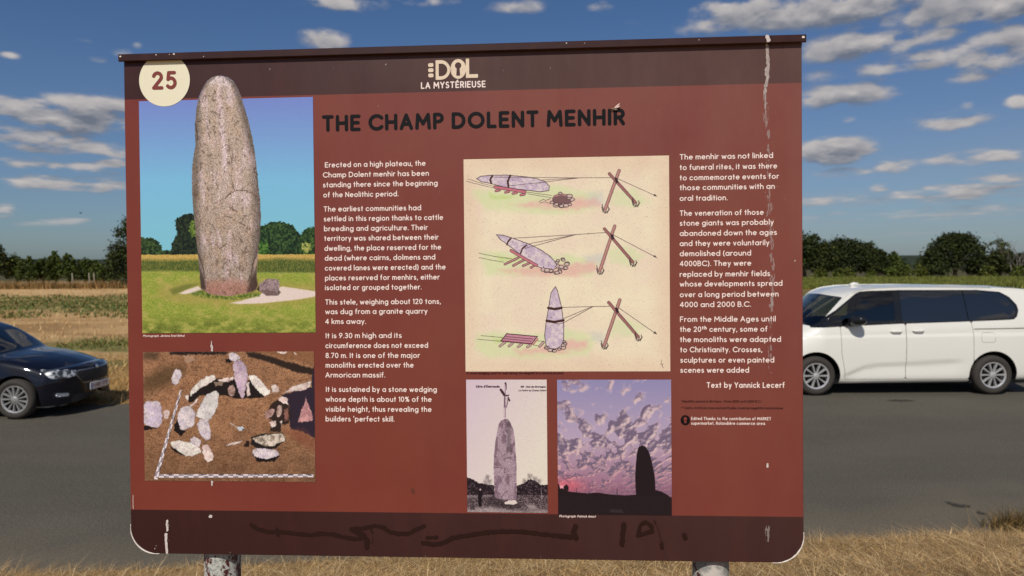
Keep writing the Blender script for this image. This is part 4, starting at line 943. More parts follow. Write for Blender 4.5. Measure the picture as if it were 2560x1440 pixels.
board = empty('information_board', (float(PT[0]), float(PT[1]), ground_z))
tag(board, 'large rust red information board about a standing stone, on two posts with peeling paint', 'information board')
PW = Matrix(((PM[0, 0], PM[0, 1], PM[0, 2], 0), (PM[1, 0], PM[1, 1], PM[1, 2], 0), (PM[2, 0], PM[2, 1], PM[2, 2], PT[2] - ground_z), (0, 0, 0, 1)))
def bpart(name, me, m): return link(name, me, m, board, PW)
# panel shell with rounded lower corners
hw, hh = BW / 2, BH / 2; RC = .060
outl = [(-hw, hh), (hw, hh)] + [(hw - RC + RC * math.cos(a), -hh + RC + RC * math.sin(a)) for a in np.linspace(0, -math.pi / 2, 13)] + [(-hw + RC + RC * math.cos(a), -hh + RC + RC * math.sin(a)) for a in np.linspace(-math.pi / 2, -math.pi, 13)]
def offs(k): 
    c = np.array(outl); return [(x * (1 - k / hw), z * (1 - k / hh)) for x, z in c]
V = []; F = []; n = len(outl)
for (yy, k) in ((0.0, .0012), (.0012, 0), (.0115, 0), (.0125, .002)):
    V += [(x, yy, z) for x, z in offs(k)]
F.append(tuple(range(n))); F.append(tuple(3 * n + i for i in range(n))[::-1])
for q in range(3):
    for i in range(n): j = (i + 1) % n; F.append((q * n + i, q * n + n + i, q * n + n + j, q * n + j))
wh = float(P(1160, 228)[1]); wf = float(P(1160, 1283)[1])
pm = bpy.data.materials.new('board_paint'); pm.use_nodes = True; nt = pm.node_tree; b = nt.nodes['Principled BSDF']; L = nt.links.new; tcn = nt.nodes.new('ShaderNodeTexCoord')
sp_ = nt.nodes.new('ShaderNodeSeparateXYZ'); L(tcn.outputs['Object'], sp_.inputs[0])
def gt(v, t):
    n_ = nt.nodes.new('ShaderNodeMath'); n_.operation = 'GREATER_THAN'; L(v, n_.inputs[0]); n_.inputs[1].default_value = t; return n_.outputs[0]
KA = 1.0
RED = tuple(s2l((118, 51, 45))); REDL = tuple(s2l((124, 57, 44))); DARK = tuple(s2l((54, 26, 27)))
c = cmix(mrange(nz(3, 4).outputs[0], .35, .65), RED, REDL)
c = cmix(mrange(nz(420, 2, .7).outputs[0], .5, .75, 0, .22), c, tuple(s2l((140, 66, 56))))
c = cmix(gt(sp_.outputs[2], wh), c, DARK); c = cmix(mrange(sp_.outputs[2], wf + .0001, wf - .0001), c, DARK)
c = cmix(mrange(nz(260, 3, .8).outputs[0], .62, .80, 0, .16), c, tuple(s2l((150, 110, 96))))
# pale sky reflection painted into the colour, strongest at upper right, in vertical drifts
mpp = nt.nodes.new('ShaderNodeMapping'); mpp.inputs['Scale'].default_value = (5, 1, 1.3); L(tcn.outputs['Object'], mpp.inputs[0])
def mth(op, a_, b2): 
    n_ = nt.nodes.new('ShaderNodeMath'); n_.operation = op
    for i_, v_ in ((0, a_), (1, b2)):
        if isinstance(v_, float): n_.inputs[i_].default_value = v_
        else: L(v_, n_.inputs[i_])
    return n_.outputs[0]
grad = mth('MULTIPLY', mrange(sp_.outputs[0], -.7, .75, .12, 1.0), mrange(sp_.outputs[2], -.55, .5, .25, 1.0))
sky_sheen = mth('MULTIPLY', grad, mrange(nz(2.2, 6, .68, mpp.outputs[0]).outputs[0], .30, .70, .55, 1.0))
c = cmix(mth('MULTIPLY', sky_sheen, .34), c, tuple(s2l((150, 118, 110))))
c = cmix(mrange(nz(1.4, 5, .7, mpp.outputs[0]).outputs[0], .52, .8, 0, .22), c, tuple(s2l((104, 50, 44))))
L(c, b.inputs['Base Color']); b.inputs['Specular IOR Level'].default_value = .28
L(mrange(nz(6, 5, .7).outputs[0], .3, .7, .36, .52), b.inputs['Roughness'])
bp = nt.nodes.new('ShaderNodeBump'); bp.inputs['Strength'].default_value = .05; bp.inputs['Distance'].default_value = .001; L(nz(500, 2, .7).outputs[0], bp.inputs['Height']); L(bp.outputs[0], b.inputs['Normal'])
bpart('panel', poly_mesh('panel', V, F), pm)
M_edge = mat('dark_steel', tuple(s2l((62, 34, 30))), .38, .5, noise=[(70, .35, tuple(s2l((96, 62, 50))), (.55, .7))])
# top cap: folded profile, slightly proud of the panel, open lip below
V = []; F = []; cw = hw + .006; ct = hh + .003
pr = [(-.0085, ct - .0165), (-.0105, ct - .0150), (-.0105, ct - .0015), (-.009, ct), (.021, ct), (.023, ct - .002), (.023, ct - .016), (.0165, ct - .016), (.0165, ct - .003), (-.0065, ct - .003), (-.0065, ct - .0165)]
for x in (-cw, cw): V += [(x, y, z) for y, z in pr]
k = len(pr)
for i in range(k): j = (i + 1) % k; F.append((i, j, k + j, k + i))
F.append(tuple(range(k))[::-1]); F.append(tuple(k + i for i in range(k)))
M_cap = mat('cap_steel', tuple(s2l((56, 32, 30))), .36, .3, noise=[(25, .5, tuple(s2l((70, 44, 38))), (.5, .7))])
bpart('top_cap', poly_mesh('top_cap', V, F), M_cap)
# posts
M_post = mat('peeling_post_paint', tuple(s2l((84, 26, 20))), .55, .4, noise=[(22, 1.0, tuple(s2l((176, 178, 172))), (.46, .49)), (150, .9, tuple(s2l((112, 114, 110))), (.45, .65)), (75, 1.0, tuple(s2l((70, 24, 20))), (.60, .62))], bump=(50, .6, .002))
M_bare = mat('bare_grey_post', tuple(s2l((134, 134, 130))), .5, .4, noise=[(14, .8, tuple(s2l((196, 188, 180))), (.5, .56)), (45, 1.0, tuple(s2l((70, 34, 32))), (.58, .62))])
for (pxa, pxb, m, lab) in ((512, 598, M_post, 'left post with flaking grey paint over dark red'), (1733, 1822, M_bare, 'right post, bare grey with a worn pale ring')):
    pc = (pxa + pxb) / 2; d0 = PM.T @ (FW * FPX + RT * (pc - 1280) + UP * (720 - 1425)); o0 = PM.T @ (EYE - PT); t = (.050 - o0[1]) / d0[1]; r_ = (pxb - pxa) / 2 * t; q = o0 + d0 * t
    mb = MB(); mb.lathe([(r_, -2.0), (r_, hh - .12), (r_ * .6, hh - .11), (.001, hh - .11)], 40); me = mb.mesh('post', True); me.transform(Matrix.Translation((q[0], .0135 + r_, 0))); o = bpart('post', me, m)
    tag(o, lab)
# brackets on the back
for u in (-.62, .50):
    for w_ in (.3, -.3): mb = MB(); mb.box((u, .0155, w_), (.16, .005, .05)); bpart('bracket', mb.mesh('bracket'), M_edge)

# ---- lettering
M_ink = mat('white_lettering', tuple(s2l((248, 230, 224))), .5, .3, noise=[(200, .3, tuple(s2l((236, 208, 200))), (.5, .8))])
M_black = mat('black_lettering', (.006, .006, .008), .5, .15)
M_cream = mat('cream_print', tuple(s2l((232, 214, 190))), .5, .4, noise=[(140, .7, tuple(s2l((196, 172, 146))), (.5, .72))])
M_disc = mat('pale_disc', tuple(s2l((238, 234, 208))), .5, .4, noise=[(300, .4, tuple(s2l((222, 214, 180))), (.5, .75))])
M_num = mat('red_number', tuple(s2l((128, 54, 48))), .5, .4)
def line_mesh(x, y, x1, text, cap, sw, slant, cell, yoff, ref=None):
    a = P(x, y); bb = P(x1, y) if ref is None else None
    width = (bb[0] - a[0]) if x1 else None
    seg, ex, nat = layout(text, cap, sw, slant, width)
    xs, ys, Fd = seg_field(seg, sw / 2, cell); XX, YY = np.meshgrid(xs, ys, indexing='ij')
    Pp = np.stack([a[0] + XX, np.full(XX.shape, -yoff), a[1] + YY], -1)
    return clip_surface('t', Pp, Fd, False), ex
def text_block(name, lines, cap, sw, m, slant=0, cell=.0007, yoff=.0006, label=None):
    ms = []
    for (x, y, x1, s) in lines:
        me, ex = line_mesh(x, y, x1, s, cap, sw, slant, cell, yoff); ms.append(me)
    o = bpart(name, join_meshes(name, ms), m)
    if label: tag(o, label)
    return o
def cv(ox, oy, s, rows): return [(ox + a / s, oy + c_ / s, ox + b_ / s, t) for (a, b_, c_, t) in rows]
CAPB, SWB = .0121, .00190
z1 = lambda rows: cv(790, 380, 4.0, rows); z2 = lambda rows: cv(790, 730, 4.234, rows); z3 = lambda rows: cv(1690, 370, 4.115, rows); z4 = lambda rows: cv(1690, 700, 3.79, rows)
text_block('text_paragraph', z1([(90, 1097, 157, 'Erected on a high plateau, the'), (70, 1130, 257, 'Champ Dolent menhir has been'), (70, 1217, 356, 'standing there since the beginning'), (74, 826, 456, 'of the Neolithic period.')]), CAPB, SWB, M_ink)
text_block('text_paragraph', z1([(77, 1052, 598, 'The earliest communities had'), (79, 1272, 696, 'settled in this region thanks to cattle'), (81, 1118, 794, 'breeding and agriculture. Their'), (83, 1226, 891, 'territory was shared between their'), (85, 1252, 990, 'dwelling, the place reserved for the'),
    (88, 1194, 1088, 'dead (where cairns, dolmens and'), (89, 1297, 1187, 'covered lanes were erected) and the'), (91, 1237, 1286, 'places reserved for menhirs, either'), (91, 1057, 1383, 'isolated or grouped together.')]), CAPB, SWB, M_ink)
text_block('text_paragraph', z2([(98, 1322, 135, 'This stele, weighing about 120 tons,'), (99, 1181, 236, 'was dug from a granite quarry'), (98, 530, 340, '4 kms away.')]), CAPB, SWB, M_ink)
text_block('text_paragraph', z2([(104, 908, 490, 'It is 9.30 m high and its'), (101, 1187, 595, 'circumference does not exceed'), (102, 1101, 700, '8.70 m. It is one of the major'), (103, 1034, 802, 'monoliths erected over the'), (100, 733, 906, 'Armorican massif.')]), CAPB, SWB, M_ink)
text_block('text_paragraph', z2([(106, 1280, 1058, 'It is sustained by a stone wedging'), (103, 1225, 1162, 'whose depth is about 10% of the'), (103, 1224, 1267, 'visible height, thus revealing the'), (103, 832, 1370, "builders 'perfect skill.")]), CAPB, SWB, M_ink)
text_block('text_paragraph', z3([(37, 998, 122, 'The menhir was not linked'), (37, 1040, 229, 'to funeral rites, it was there'), (37, 1058, 335, 'to commemorate events for'), (37, 1016, 437, 'those communities with an'), (37, 530, 546, 'oral tradition.')]), CAPB, SWB, M_ink)
text_block('text_paragraph', z3([(37, 902, 700, 'The veneration of those'), (37, 1005, 802, 'stone giants was probably'), (37, 1038, 907, 'abandoned down the ages'), (37, 960, 1011, 'and they were voluntarily'), (37, 772, 1115, 'demolished (around'), (37, 774, 1218, '4000BC). They were'), (37, 968, 1327, 'replaced by menhir fields'), (37, 1094, 1427, 'whose developments spread')])
    + z4([(35, 972, 164, 'over a long period between'), (35, 710, 259, '4000 and 2000 B.C.')]), CAPB, SWB, M_ink)
text_block('text_paragraph', z4([(37, 944, 398, 'From the Middle Ages until'), (37, 866, 493, 'the 20^th^ century, some of'), (37, 994, 590, 'the monoliths were adapted'), (38, 817, 686, 'to Christianity. Crosses,'), (40, 930, 784, 'sculptures or even painted'), (40, 692, 879, 'scenes were added')]), CAPB, SWB, M_ink)
text_block('author_line', z4([(290, 1029, 1022, 'Text by Yannick Lecerf')]), CAPB * 1.03, SWB * 1.05, M_ink)
text_block('footnote', z4([(48, 807, 1160, '*Neolithic period in Brittany : (from 5000 until 2000 B.C.)'), (48, 1017, 1222, '** Cairns: Artificial stone and earth piles covering megalithic burial places.')]), .0052, .00075, M_black, .22, .00042, label='tiny black italic footnotes')
text_block('credit_line', z4([(143, 900, 1327, 'Edited Thanks to the contribution of MARKET'), (143, 850, 1371, 'supermarket, Rolandière commerce area.')]), .0070, .00105, M_ink, 0, .0005)
text_block('caption', cv(330, 450, 3.512, [(98, 462, 1378, 'Photograph: Jérôme Enel-Réhel')]), .0050, .00075, M_ink, .22, .00042)
text_block('caption', cv(1380, 930, 3.89, [(70, 425, 1412, 'Photograph: Patrick Amiot')]), .0052, .0008, M_ink, .22, .00042)
text_block('caption', cv(1150, 680, 4.6545, [(78, 1203, 1190, 'A stone wedging used for maintaining the megalith in a vertical position')]), .0052, .00075, M_black, .22, .00042)
text_block('title', [(805.3, 329.7, 1562.7, 'THE CHAMP DOLENT MENHIR')], .0370, .0078, M_black, 0, .0012, label='heavy black rounded capitals of the title')
text_block('logo_subtitle', [(780 + 775 / 2.844, 130 + 263 / 2.844, 780 + 1235 / 2.844, 'LA MYSTÉRIEUSE')], .0148, .0026, M_ink, 0, .0007)
# logo DOL with keyhole, and three pills (crop coordinates: 2560/240 = 10.667 px per px, origin 1020,140)
a0 = P(1020 + 740 / 10.667, 140 + 640 / 10.667); k = (P(1020 + 1868 / 10.667, 140 + 640 / 10.667)[0] - a0[0]) / 1128
xs = np.arange(-230, 1160, 7.0); ys = np.arange(-20, 560, 7.0); XX, YY = np.meshgrid(xs, ys, indexing='ij')
Dm = np.where(XX < 180, rr_sdf(XX, YY, 300, 260, 300, 260, 18), np.hypot(np.maximum(XX - 130, 0), (YY - 260) * .98) - 262)
Dm = np.maximum(rr_sdf(XX, YY, 300, 260, 300, 260, 18), np.where(XX > 130, np.hypot(XX - 130, YY - 260) - 260, -9.)); Di = np.maximum(np.abs(YY - 260) - 166, np.where(XX > 150, np.hypot(XX - 145, YY - 260) - 168, 82 - XX)); Di = np.maximum(Di, 82 - XX)
Dm = np.maximum(Dm, -Di)
Om = np.hypot(XX - 604, (YY - 275) * .80) - 208; Kh = np.minimum(np.hypot(XX - 602, YY - 362) - 86, poly_sdf(XX, YY, [(565, 320), (640, 320), (655, 110), (640, 92), (565, 92), (550, 110)])); Om = np.maximum(Om, -Kh)
Lm = np.minimum(rr_sdf(XX, YY, 852, 285, 44, 255, 12), rr_sdf(XX, YY, 968, 78, 160, 48, 12))
pills = np.minimum.reduce([rr_sdf(XX, YY, -128, 80 + 138 * i + 42, 70, 50, 36) for i in range(3)])
Fd = np.minimum.reduce([Dm, Om, Lm, pills])
bpart('logo', clip_surface('logo', np.stack([a0[0] + XX * k, np.full(XX.shape, -.0006), a0[1] + YY * k], -1), Fd, False), M_cream)
# keyhole disc beside the credit line
c0 = P(1690 + 88 / 3.79, 700 + 1328 / 3.79); xs = np.arange(-16, 16.1, .8); XX, YY = np.meshgrid(xs, xs, indexing='ij')
dd = np.hypot(XX, YY * .93) - 11.5; kk_ = np.minimum(np.hypot(XX, YY - 3.5) - 4.2, poly_sdf(XX, YY, [(-1.8, 2), (1.8, 2), (3.2, -7), (-3.2, -7)]))
Pq = np.stack([c0[0] + XX / 1118, np.full(XX.shape, -.0006), c0[1] + YY / 1118], -1)
bpart('keyhole_disc', clip_surface('keyhole_disc', Pq, np.maximum(dd, -kk_), False), M_black); bpart('keyhole', clip_surface('keyhole', Pq, kk_, False), M_num)
# number disc, its top hidden by the cap
cd = P(411.9, 200.8); rd = (P(475.2, 200.8)[0] - P(348.6, 200.8)[0]) / 2
xs = np.linspace(-rd * 1.05, rd * 1.05, 90); XX, YY = np.meshgrid(xs, xs, indexing='ij')
fd = np.maximum(np.hypot(XX, YY) - rd, YY + cd[1] - hh + .003)
bpart('number_disc', clip_surface('number_disc', np.stack([cd[0] + XX, np.full(XX.shape, -.0014), cd[1] + YY], -1), fd, False), M_disc)
text_block('number', [(280 + 362 / 3.6, 80 + 522 / 3.6, 280 + 587 / 3.6, '25')], .0415, .0078, M_num, 0, .001, .0020, label='dark red number 25')
# tiny upright print at the lower left edge: too small to read, a broken hairline
seg = []; r_ = random.Random(3); a = P(333, 1272); y = 0
while y < .031:
    l = r_.uniform(.0005, .0016); x = r_.uniform(-.0003, .0003); seg.append((x, y, x, y + l)); seg.append((x, y + l / 2, x + .0009, y + l / 2)); y += l + .0007
xs, ys, Fd = seg_field(seg, .00032, .0003); XX, YY = np.meshgrid(xs, ys, indexing='ij')
bpart('edge_imprint', clip_surface('edge_imprint', np.stack([a[0] + XX, np.full(XX.shape, -.0006), a[1] + YY], -1), Fd, False), M_ink)
# number plate of the hatchback
seg, _, _ = layout('1-HBE-078', .066, .011, 0, .40); xs, ys, Fd = seg_field(seg, .0055, .003); XX, YY = np.meshgrid(xs, ys, indexing='ij')
link('plate_characters', clip_surface('plate_characters', np.stack([np.full(XX.shape, .0072), -.195 + XX, -.033 + YY], -1), Fd, False), mat('plate_red', (.30, .02, .02), .4), plate)

# ---- stains, scratches and marker scrawl on the board
M_drop = mat('dried_white_streak', tuple(s2l((214, 206, 202))), .8, .2, noise=[(300, .5, tuple(s2l((160, 140, 136))), (.45, .7))])
M_drop2 = mat('pale_translucent_streak', tuple(s2l((190, 180, 176))), .8, .2, noise=[(500, .7, tuple(s2l((120, 96, 92))), (.42, .62))])
M_faint = bpy.data.materials.new('faint_white_smear'); M_faint.use_nodes = True; nt = M_faint.node_tree; b = nt.nodes['Principled BSDF']; b.inputs['Base Color'].default_value = (.62, .56, .54, 1); b.inputs['Roughness'].default_value = .8; b.inputs['Alpha'].default_value = .30
def streak(name, path, m, thr, cell=.0009, y=-.0024, seed=0, fr=(420, 110), gn=None):
    gn = gn or (8.0 if m is M_faint and 'smear' in name else 4.0)
    """path: (px,py,halfwidth px)"""
    seg = [(*P(a[0], a[1]), *P(b_[0], b_[1])) for a, b_ in zip(path[:-1], path[1:])]; wd = [(a[2] + b_[2]) / 2 / 1118 for a, b_ in zip(path[:-1], path[1:])]
    S = np.array(seg); mx = max(wd) + .003; xs = np.arange(min(S[:, 0].min(), S[:, 2].min()) - mx, max(S[:, 0].max(), S[:, 2].max()) + mx, cell); ys = np.arange(min(S[:, 1].min(), S[:, 3].min()) - mx, max(S[:, 1].max(), S[:, 3].max()) + mx, cell)
    XX, YY = np.meshgrid(xs, ys, indexing='ij'); F = np.full(XX.shape, 2.)
    nrm = .0032 if gn > 5 else .0017
    for s_, w_ in zip(seg, wd): F = np.minimum(F, (seg_d(XX, YY, *s_) - w_) / nrm)
    F = F + (fbm(XX * fr[0], YY * fr[1], 4, seed) - (thr if gn < 5 else .43)) * gn
    me = clip_surface(name, np.stack([XX, np.full(XX.shape, y), YY], -1), F, False)
    if me: return bpart(name, me, m)
streak('white_streak', [(1917, 109, 3.2), (1920, 150, 4.0), (1918, 190, 3.2), (1914, 215, 1.5)], M_drop2, .60, seed=3, y=-.0008)
streak('white_streak', [(1913, 218, 1.2), (1912, 245, 1.2), (1914, 285, .6)], M_drop2, .60, seed=4, y=-.0008)
streak('white_smear', [(1914, 220, 2), (1914, 300, 3), (1922, 350, 3), (1919, 420, 3), (1922, 490, 2.4), (1926, 560, 4), (1929, 640, 2), (1932, 700, 4)], M_faint, .50, seed=5, y=-.0009)
streak('white_smear', [(1930, 690, 3), (1932, 722, 2), (1930, 755, 4.5), (1924, 790, 1), (1926, 830, 1.5), (1925, 870, 2.5), (1922, 930, 1)], M_faint, .47, seed=6, y=-.0009)
streak('white_streak', [(1928, 745, 3.0), (1930, 762, 3)], M_faint, .6, seed=8, y=-.0011)
streak('paint_chip', [(1920, 1160, 1.5), (1919, 1168, 2)], M_drop, .56, seed=9, y=-.0008); streak('white_smear', [(1921, 1318, 3), (1918, 1325, 4), (1918, 1352, 1.5)], M_faint, .52, seed=10, y=-.0009)
streak('white_scrape', [(418, 1303, 1.2), (419, 1325, 2.0)], M_drop, .66, seed=11, y=-.0008)
streak('white_scrape', [(415, 1336, 3.0), (417, 1360, 3.4), (418, 1381, 2.6)], M_drop, .58, seed=12, y=-.0008)
streak('white_spot', [(527, 1291, 2.0), (529, 1290, 2.0)], M_drop, .62, seed=13, y=-.0008)
streak('white_streak', [(529, 853, 1), (530, 862, 2.2), (531, 876, 1)], M_drop, .56, seed=14, y=-.0012); streak('white_streak', [(531, 1205, 1.3), (530, 1212, .6)], M_drop, .62, seed=15, y=-.0012)
for i, (px, py, s_) in enumerate(((388, 1371, 1.3), (391, 1364, .9), (965, 161, 1.6), (834, 171, .8), (675, 173, 1.8), (1246, 146, 1.0), (1258, 177, 1.2), (1376, 171, 1.0), (946, 265, 1.2), (1647, 280, .9), (1961, 500, 1.0), (1352, 1392, .8), (705, 385, .8), (1100, 480, .7), (1987, 652, 1.3), (1943, 466, 1.1), (576, 1381, 1.2), (1064, 1390, .9), (760, 150, .9), (1297, 146, .9))):
    streak('paint_fleck', [(px - s_ * .3, py + s_ * .8, s_ * .35), (px + s_ * .3, py - s_ * .8, s_ * .3)], M_drop if i < 3 or i == 14 else M_faint, .6, .0004, -.0008, 20 + i, gn=1.5)
streak('brown_spot', [(1031, 1224, 3), (1034, 1232, 1.6)], mat('brown_grime', tuple(s2l((96, 46, 34))), .6), .6, seed=50, y=-.0008)
# worn bright edge round the lower corners
M_worn = mat('worn_white_edge', tuple(s2l((232, 224, 214))), .6)
xs = np.arange(-hw - .004, hw + .004, .0016)
for s_ in (-1, 1):
    mb = MB(); pts = []
    for a in np.linspace(-.12, math.pi / 2 + .12, 22):
        aa = a; pts.append((s_ * (hw - RC + (RC + .0002) * math.cos(aa) * 1.0), -.0006, -hh + RC - (RC + .0002) * math.sin(aa)))
    rad = [(.0006 + .0010 * math.sin(math.pi * i / 21)) * (.7 + .6 * r_.random()) for i in range(22)]
    mb.tube(pts, rad, 5); bpart('worn_corner_edge', mb.mesh('worn_corner_edge', True), M_worn)
# chips on the top cap
for (px, py, s_) in ((397, 141, 2), (430, 140, 1.4), (441, 139, 3), (308, 145, 3.0), (515, 145, 1.5), (1416, 112, 2), (1745, 104, 1.4), (2004, 97, 4), (1461, 112, 1.2)):
    a = P(px, py); mb = MB(); mb.box((a[0], -.0108, min(a[1], ct - .0022)), (s_ * .0014, .0008, s_ * .0011), bev=.0003); bpart('cap_chip', mb.mesh('cap_chip'), M_worn)
streak('white_streak', [(1914, 97, 3), (1918, 104, 5)], M_drop, .62, seed=61, y=-.0112)
# marker scrawl in the foot band
M_mark = mat('faded_marker', tuple(s2l((40, 20, 20))), .40, .28)
def scr(rows): return [(600 + a / 2.207, 1270 + b_ / 2.207) for a, b_ in rows]
strokes = [([(62, 95), (100, 118), (160, 132), (205, 132), (230, 133), (300, 140), (380, 150), (450, 142), (510, 145), (570, 162), (640, 172), (690, 160)], 5.2), ([(205, 118), (210, 150)], 4.5), ([(615, 115), (680, 112), (740, 98), (790, 105), (830, 135), (880, 142), (930, 142), (970, 120), (1015, 100)], 5.0),
           ([(620, 118), (680, 150), (700, 175), (700, 215)], 6.5), ([(720, 112), (735, 150), (728, 195)], 1.2), ([(1015, 100), (1040, 140)], .8), ([(1010, 192), (1070, 200), (1120, 192), (1170, 165), (1260, 150), (1380, 132), (1500, 128), (1600, 135), (1720, 150), (1800, 158), (1850, 160)], 5.4), ([(1030, 165), (1085, 160)], 4),
           ([(1850, 100), (1840, 130), (1855, 165)], 6.0), ([(2118, 88), (2112, 140), (2108, 200)], 6.0), ([(2195, 150), (2210, 90), (2240, 75), (2270, 100), (2275, 125), (2200, 150)], 4.2), ([(2280, 60), (2305, 110), (2325, 190)], .8), ([(2325, 200), (2327, 215)], 5), ([(2452, 152), (2454, 162)], 6)]
segs = []; ms = []
for st, r0 in strokes:
    pts = [P(*q) for q in scr(st)]; sg = [(*a, *b_) for a, b_ in zip(pts[:-1], pts[1:])]
    xs, ys, Fd = seg_field(sg, r0 / 1118, .0012); XX, YY = np.meshgrid(xs, ys, indexing='ij'); Fd = Fd + (fbm(XX * 160, YY * 160, 3, 71) - .5) * .004
    ms.append(bpart('marker_stroke', clip_surface('m', np.stack([XX, np.full(XX.shape, -.0006 - .00012 * len(ms)), YY], -1), Fd, False), M_mark))
# ------------------------------------------------------------------ printed pictures (painted with code into generated images)
class Canvas:
    def __init__(s, u0, u1, w0, w1, res=.00062):
        s.ext = (u0, u1, w0, w1); s.nx = int((u1 - u0) / res); s.ny = int((w1 - w0) / res)
        u = u0 + (np.arange(s.nx) + .5) / s.nx * (u1 - u0); w_ = w1 - (np.arange(s.ny) + .5) / s.ny * (w1 - w0)
        U, W = np.meshgrid(u, w_); s.X, s.Y = UW2PX(U, W); s.X = s.X.astype(np.float32); s.Y = s.Y.astype(np.float32)
        s.im = np.zeros((s.ny, s.nx, 3), np.float32); s.wx = 0; s.wy = 0; s.sm = False
    def warp(s, amp, f, seed=0):
        s.wx = (fbm(s.X * f, s.Y * f, 4, seed) - .5) * 2 * amp; s.wy = (fbm(s.X * f + 40, s.Y * f + 9, 4, seed + 5) - .5) * 2 * amp
    def nowarp(s): s.wx = 0; s.wy = 0
    def box(s, x0, x1, y0, y1, pad=6):
        m = (s.X[s.ny // 2] > x0 - pad) & (s.X[s.ny // 2] < x1 + pad); q = (s.Y[:, s.nx // 2] > y0 - pad - 4) & (s.Y[:, s.nx // 2] < y1 + pad + 4)
        i = np.nonzero(m)[0]; j = np.nonzero(q)[0]
        if not len(i) or not len(j): return None
        return slice(j[0], j[-1] + 1), slice(i[0], i[-1] + 1)
    def blend(s, sl, a, col):
        col = np.asarray(col, np.float32); s.im[sl] = s.im[sl] * (1 - a[..., None]) + col * a[..., None]
    def poly(s, pts, col=None, alpha=1.0, soft=.7, tex=None):
        p = np.array(pts, float)
        if tex is not None and s.sm and len(p) > 4: q_ = np.roll(p, -1, 0); p = np.stack([p * .86 + q_ * .14, p * .14 + q_ * .86], 1).reshape(-1, 2)
        sl = s.box(p[:, 0].min(), p[:, 0].max(), p[:, 1].min(), p[:, 1].max())
        if sl is None: return
        x = s.X[sl]; y = s.Y[sl]
        if isinstance(s.wx, np.ndarray): x = x + s.wx[sl]; y = y + s.wy[sl]
        d = poly_sdf(x, y, p); a = np.clip(.5 - d / soft / 2, 0, 1) * alpha
        if tex is not None: col = tex(s.X[sl], s.Y[sl], d)
        s.blend(sl, a.astype(np.float32), col)
    def line(s, pts, r, col, alpha=1.0, soft=.6, rough=0):
        for (x0, y0), (x1, y1) in zip(pts[:-1], pts[1:]):
            sl = s.box(min(x0, x1), max(x0, x1), min(y0, y1), max(y0, y1))
            if sl is None: continue
            x = s.X[sl]; y = s.Y[sl]
            if isinstance(s.wx, np.ndarray): x = x + s.wx[sl]; y = y + s.wy[sl]
            d = seg_d(x, y, x0, y0, x1, y1) - r; a = np.clip(.5 - d / soft / 2, 0, 1) * alpha
            if rough: a = a * np.clip(1.2 - rough * (vnoise(s.X[sl] * .9, s.Y[sl] * .9, 3)), 0, 1)
            s.blend(sl, a.astype(np.float32), col)
    def all(s, a, col): s.blend((slice(None), slice(None)), a.astype(np.float32), col)
    def build(s, name, mask=None, yoff=.0004, cell=.0016, label=None, gain=1.0, rough=.42):
        lin_ = s2l(np.clip(s.im, 0, 255)) * gain
        img = new_image(name, l2s(lin_).astype(np.float32))
        m = bpy.data.materials.new(name + '_print'); m.use_nodes = True; nt = m.node_tree; b = nt.nodes['Principled BSDF']; L = nt.links.new
        t = nt.nodes.new('ShaderNodeTexImage'); t.image = img; t.extension = 'EXTEND'; uv = nt.nodes.new('ShaderNodeUVMap'); uv.uv_map = 'UVMap'; L(uv.outputs[0], t.inputs[0]); L(t.outputs[0], b.inputs['Base Color'])
        b.inputs['Roughness'].default_value = rough; b.inputs['Specular IOR Level'].default_value = .28
        u0, u1, w0, w1 = s.ext
        if mask is None: me = poly_mesh(name, [(u0, -yoff, w0), (u1, -yoff, w0), (u1, -yoff, w1), (u0, -yoff, w1)], [(0, 1, 2, 3)])
        else:
            xs = np.arange(u0, u1, cell); ys = np.arange(w0, w1, cell); XX, YY = np.meshgrid(xs, ys, indexing='ij'); PX_, PY_ = UW2PX(XX, YY)
            me = clip_surface(name, np.stack([XX, np.full(XX.shape, -yoff), YY], -1), mask(PX_, PY_, XX, YY), False)
        lay = me.uv_layers.new(name='UVMap'); co = np.empty(len(me.vertices) * 3, np.float32); me.vertices.foreach_get('co', co); co = co.reshape(-1, 3)
        li = np.empty(len(me.loops), np.int32); me.loops.foreach_get('vertex_index', li)
        uvs = np.stack([(co[li, 0] - u0) / (u1 - u0), (co[li, 2] - w0) / (w1 - w0)], -1).astype(np.float32); lay.data.foreach_set('uv', uv_ravel(uvs))
        o = bpart(name, me, m)
        if label: tag(o, label)
        return o
def uv_ravel(a): return np.ascontiguousarray(a).ravel()
def rectext(px0, px1, py0, py1): a = P(px0, (py0 + py1) / 2); b_ = P(px1, (py0 + py1) / 2); c_ = P((px0 + px1) / 2, py0); d_ = P((px0 + px1) / 2, py1); return a[0], b_[0], d_[1], c_[1]
def C3(*v): return np.array(v, np.float32)
def tex2(c1, c2, f, seed, lo=.35, hi=.65, fy=None, o=4):
    def t(x, y, d=None): k = sstep(lo, hi, fbm(x * f, y * (fy or f), o, seed))[..., None]; return np.asarray(c1, np.float32) * (1 - k) + np.asarray(c2, np.float32) * k
    return t

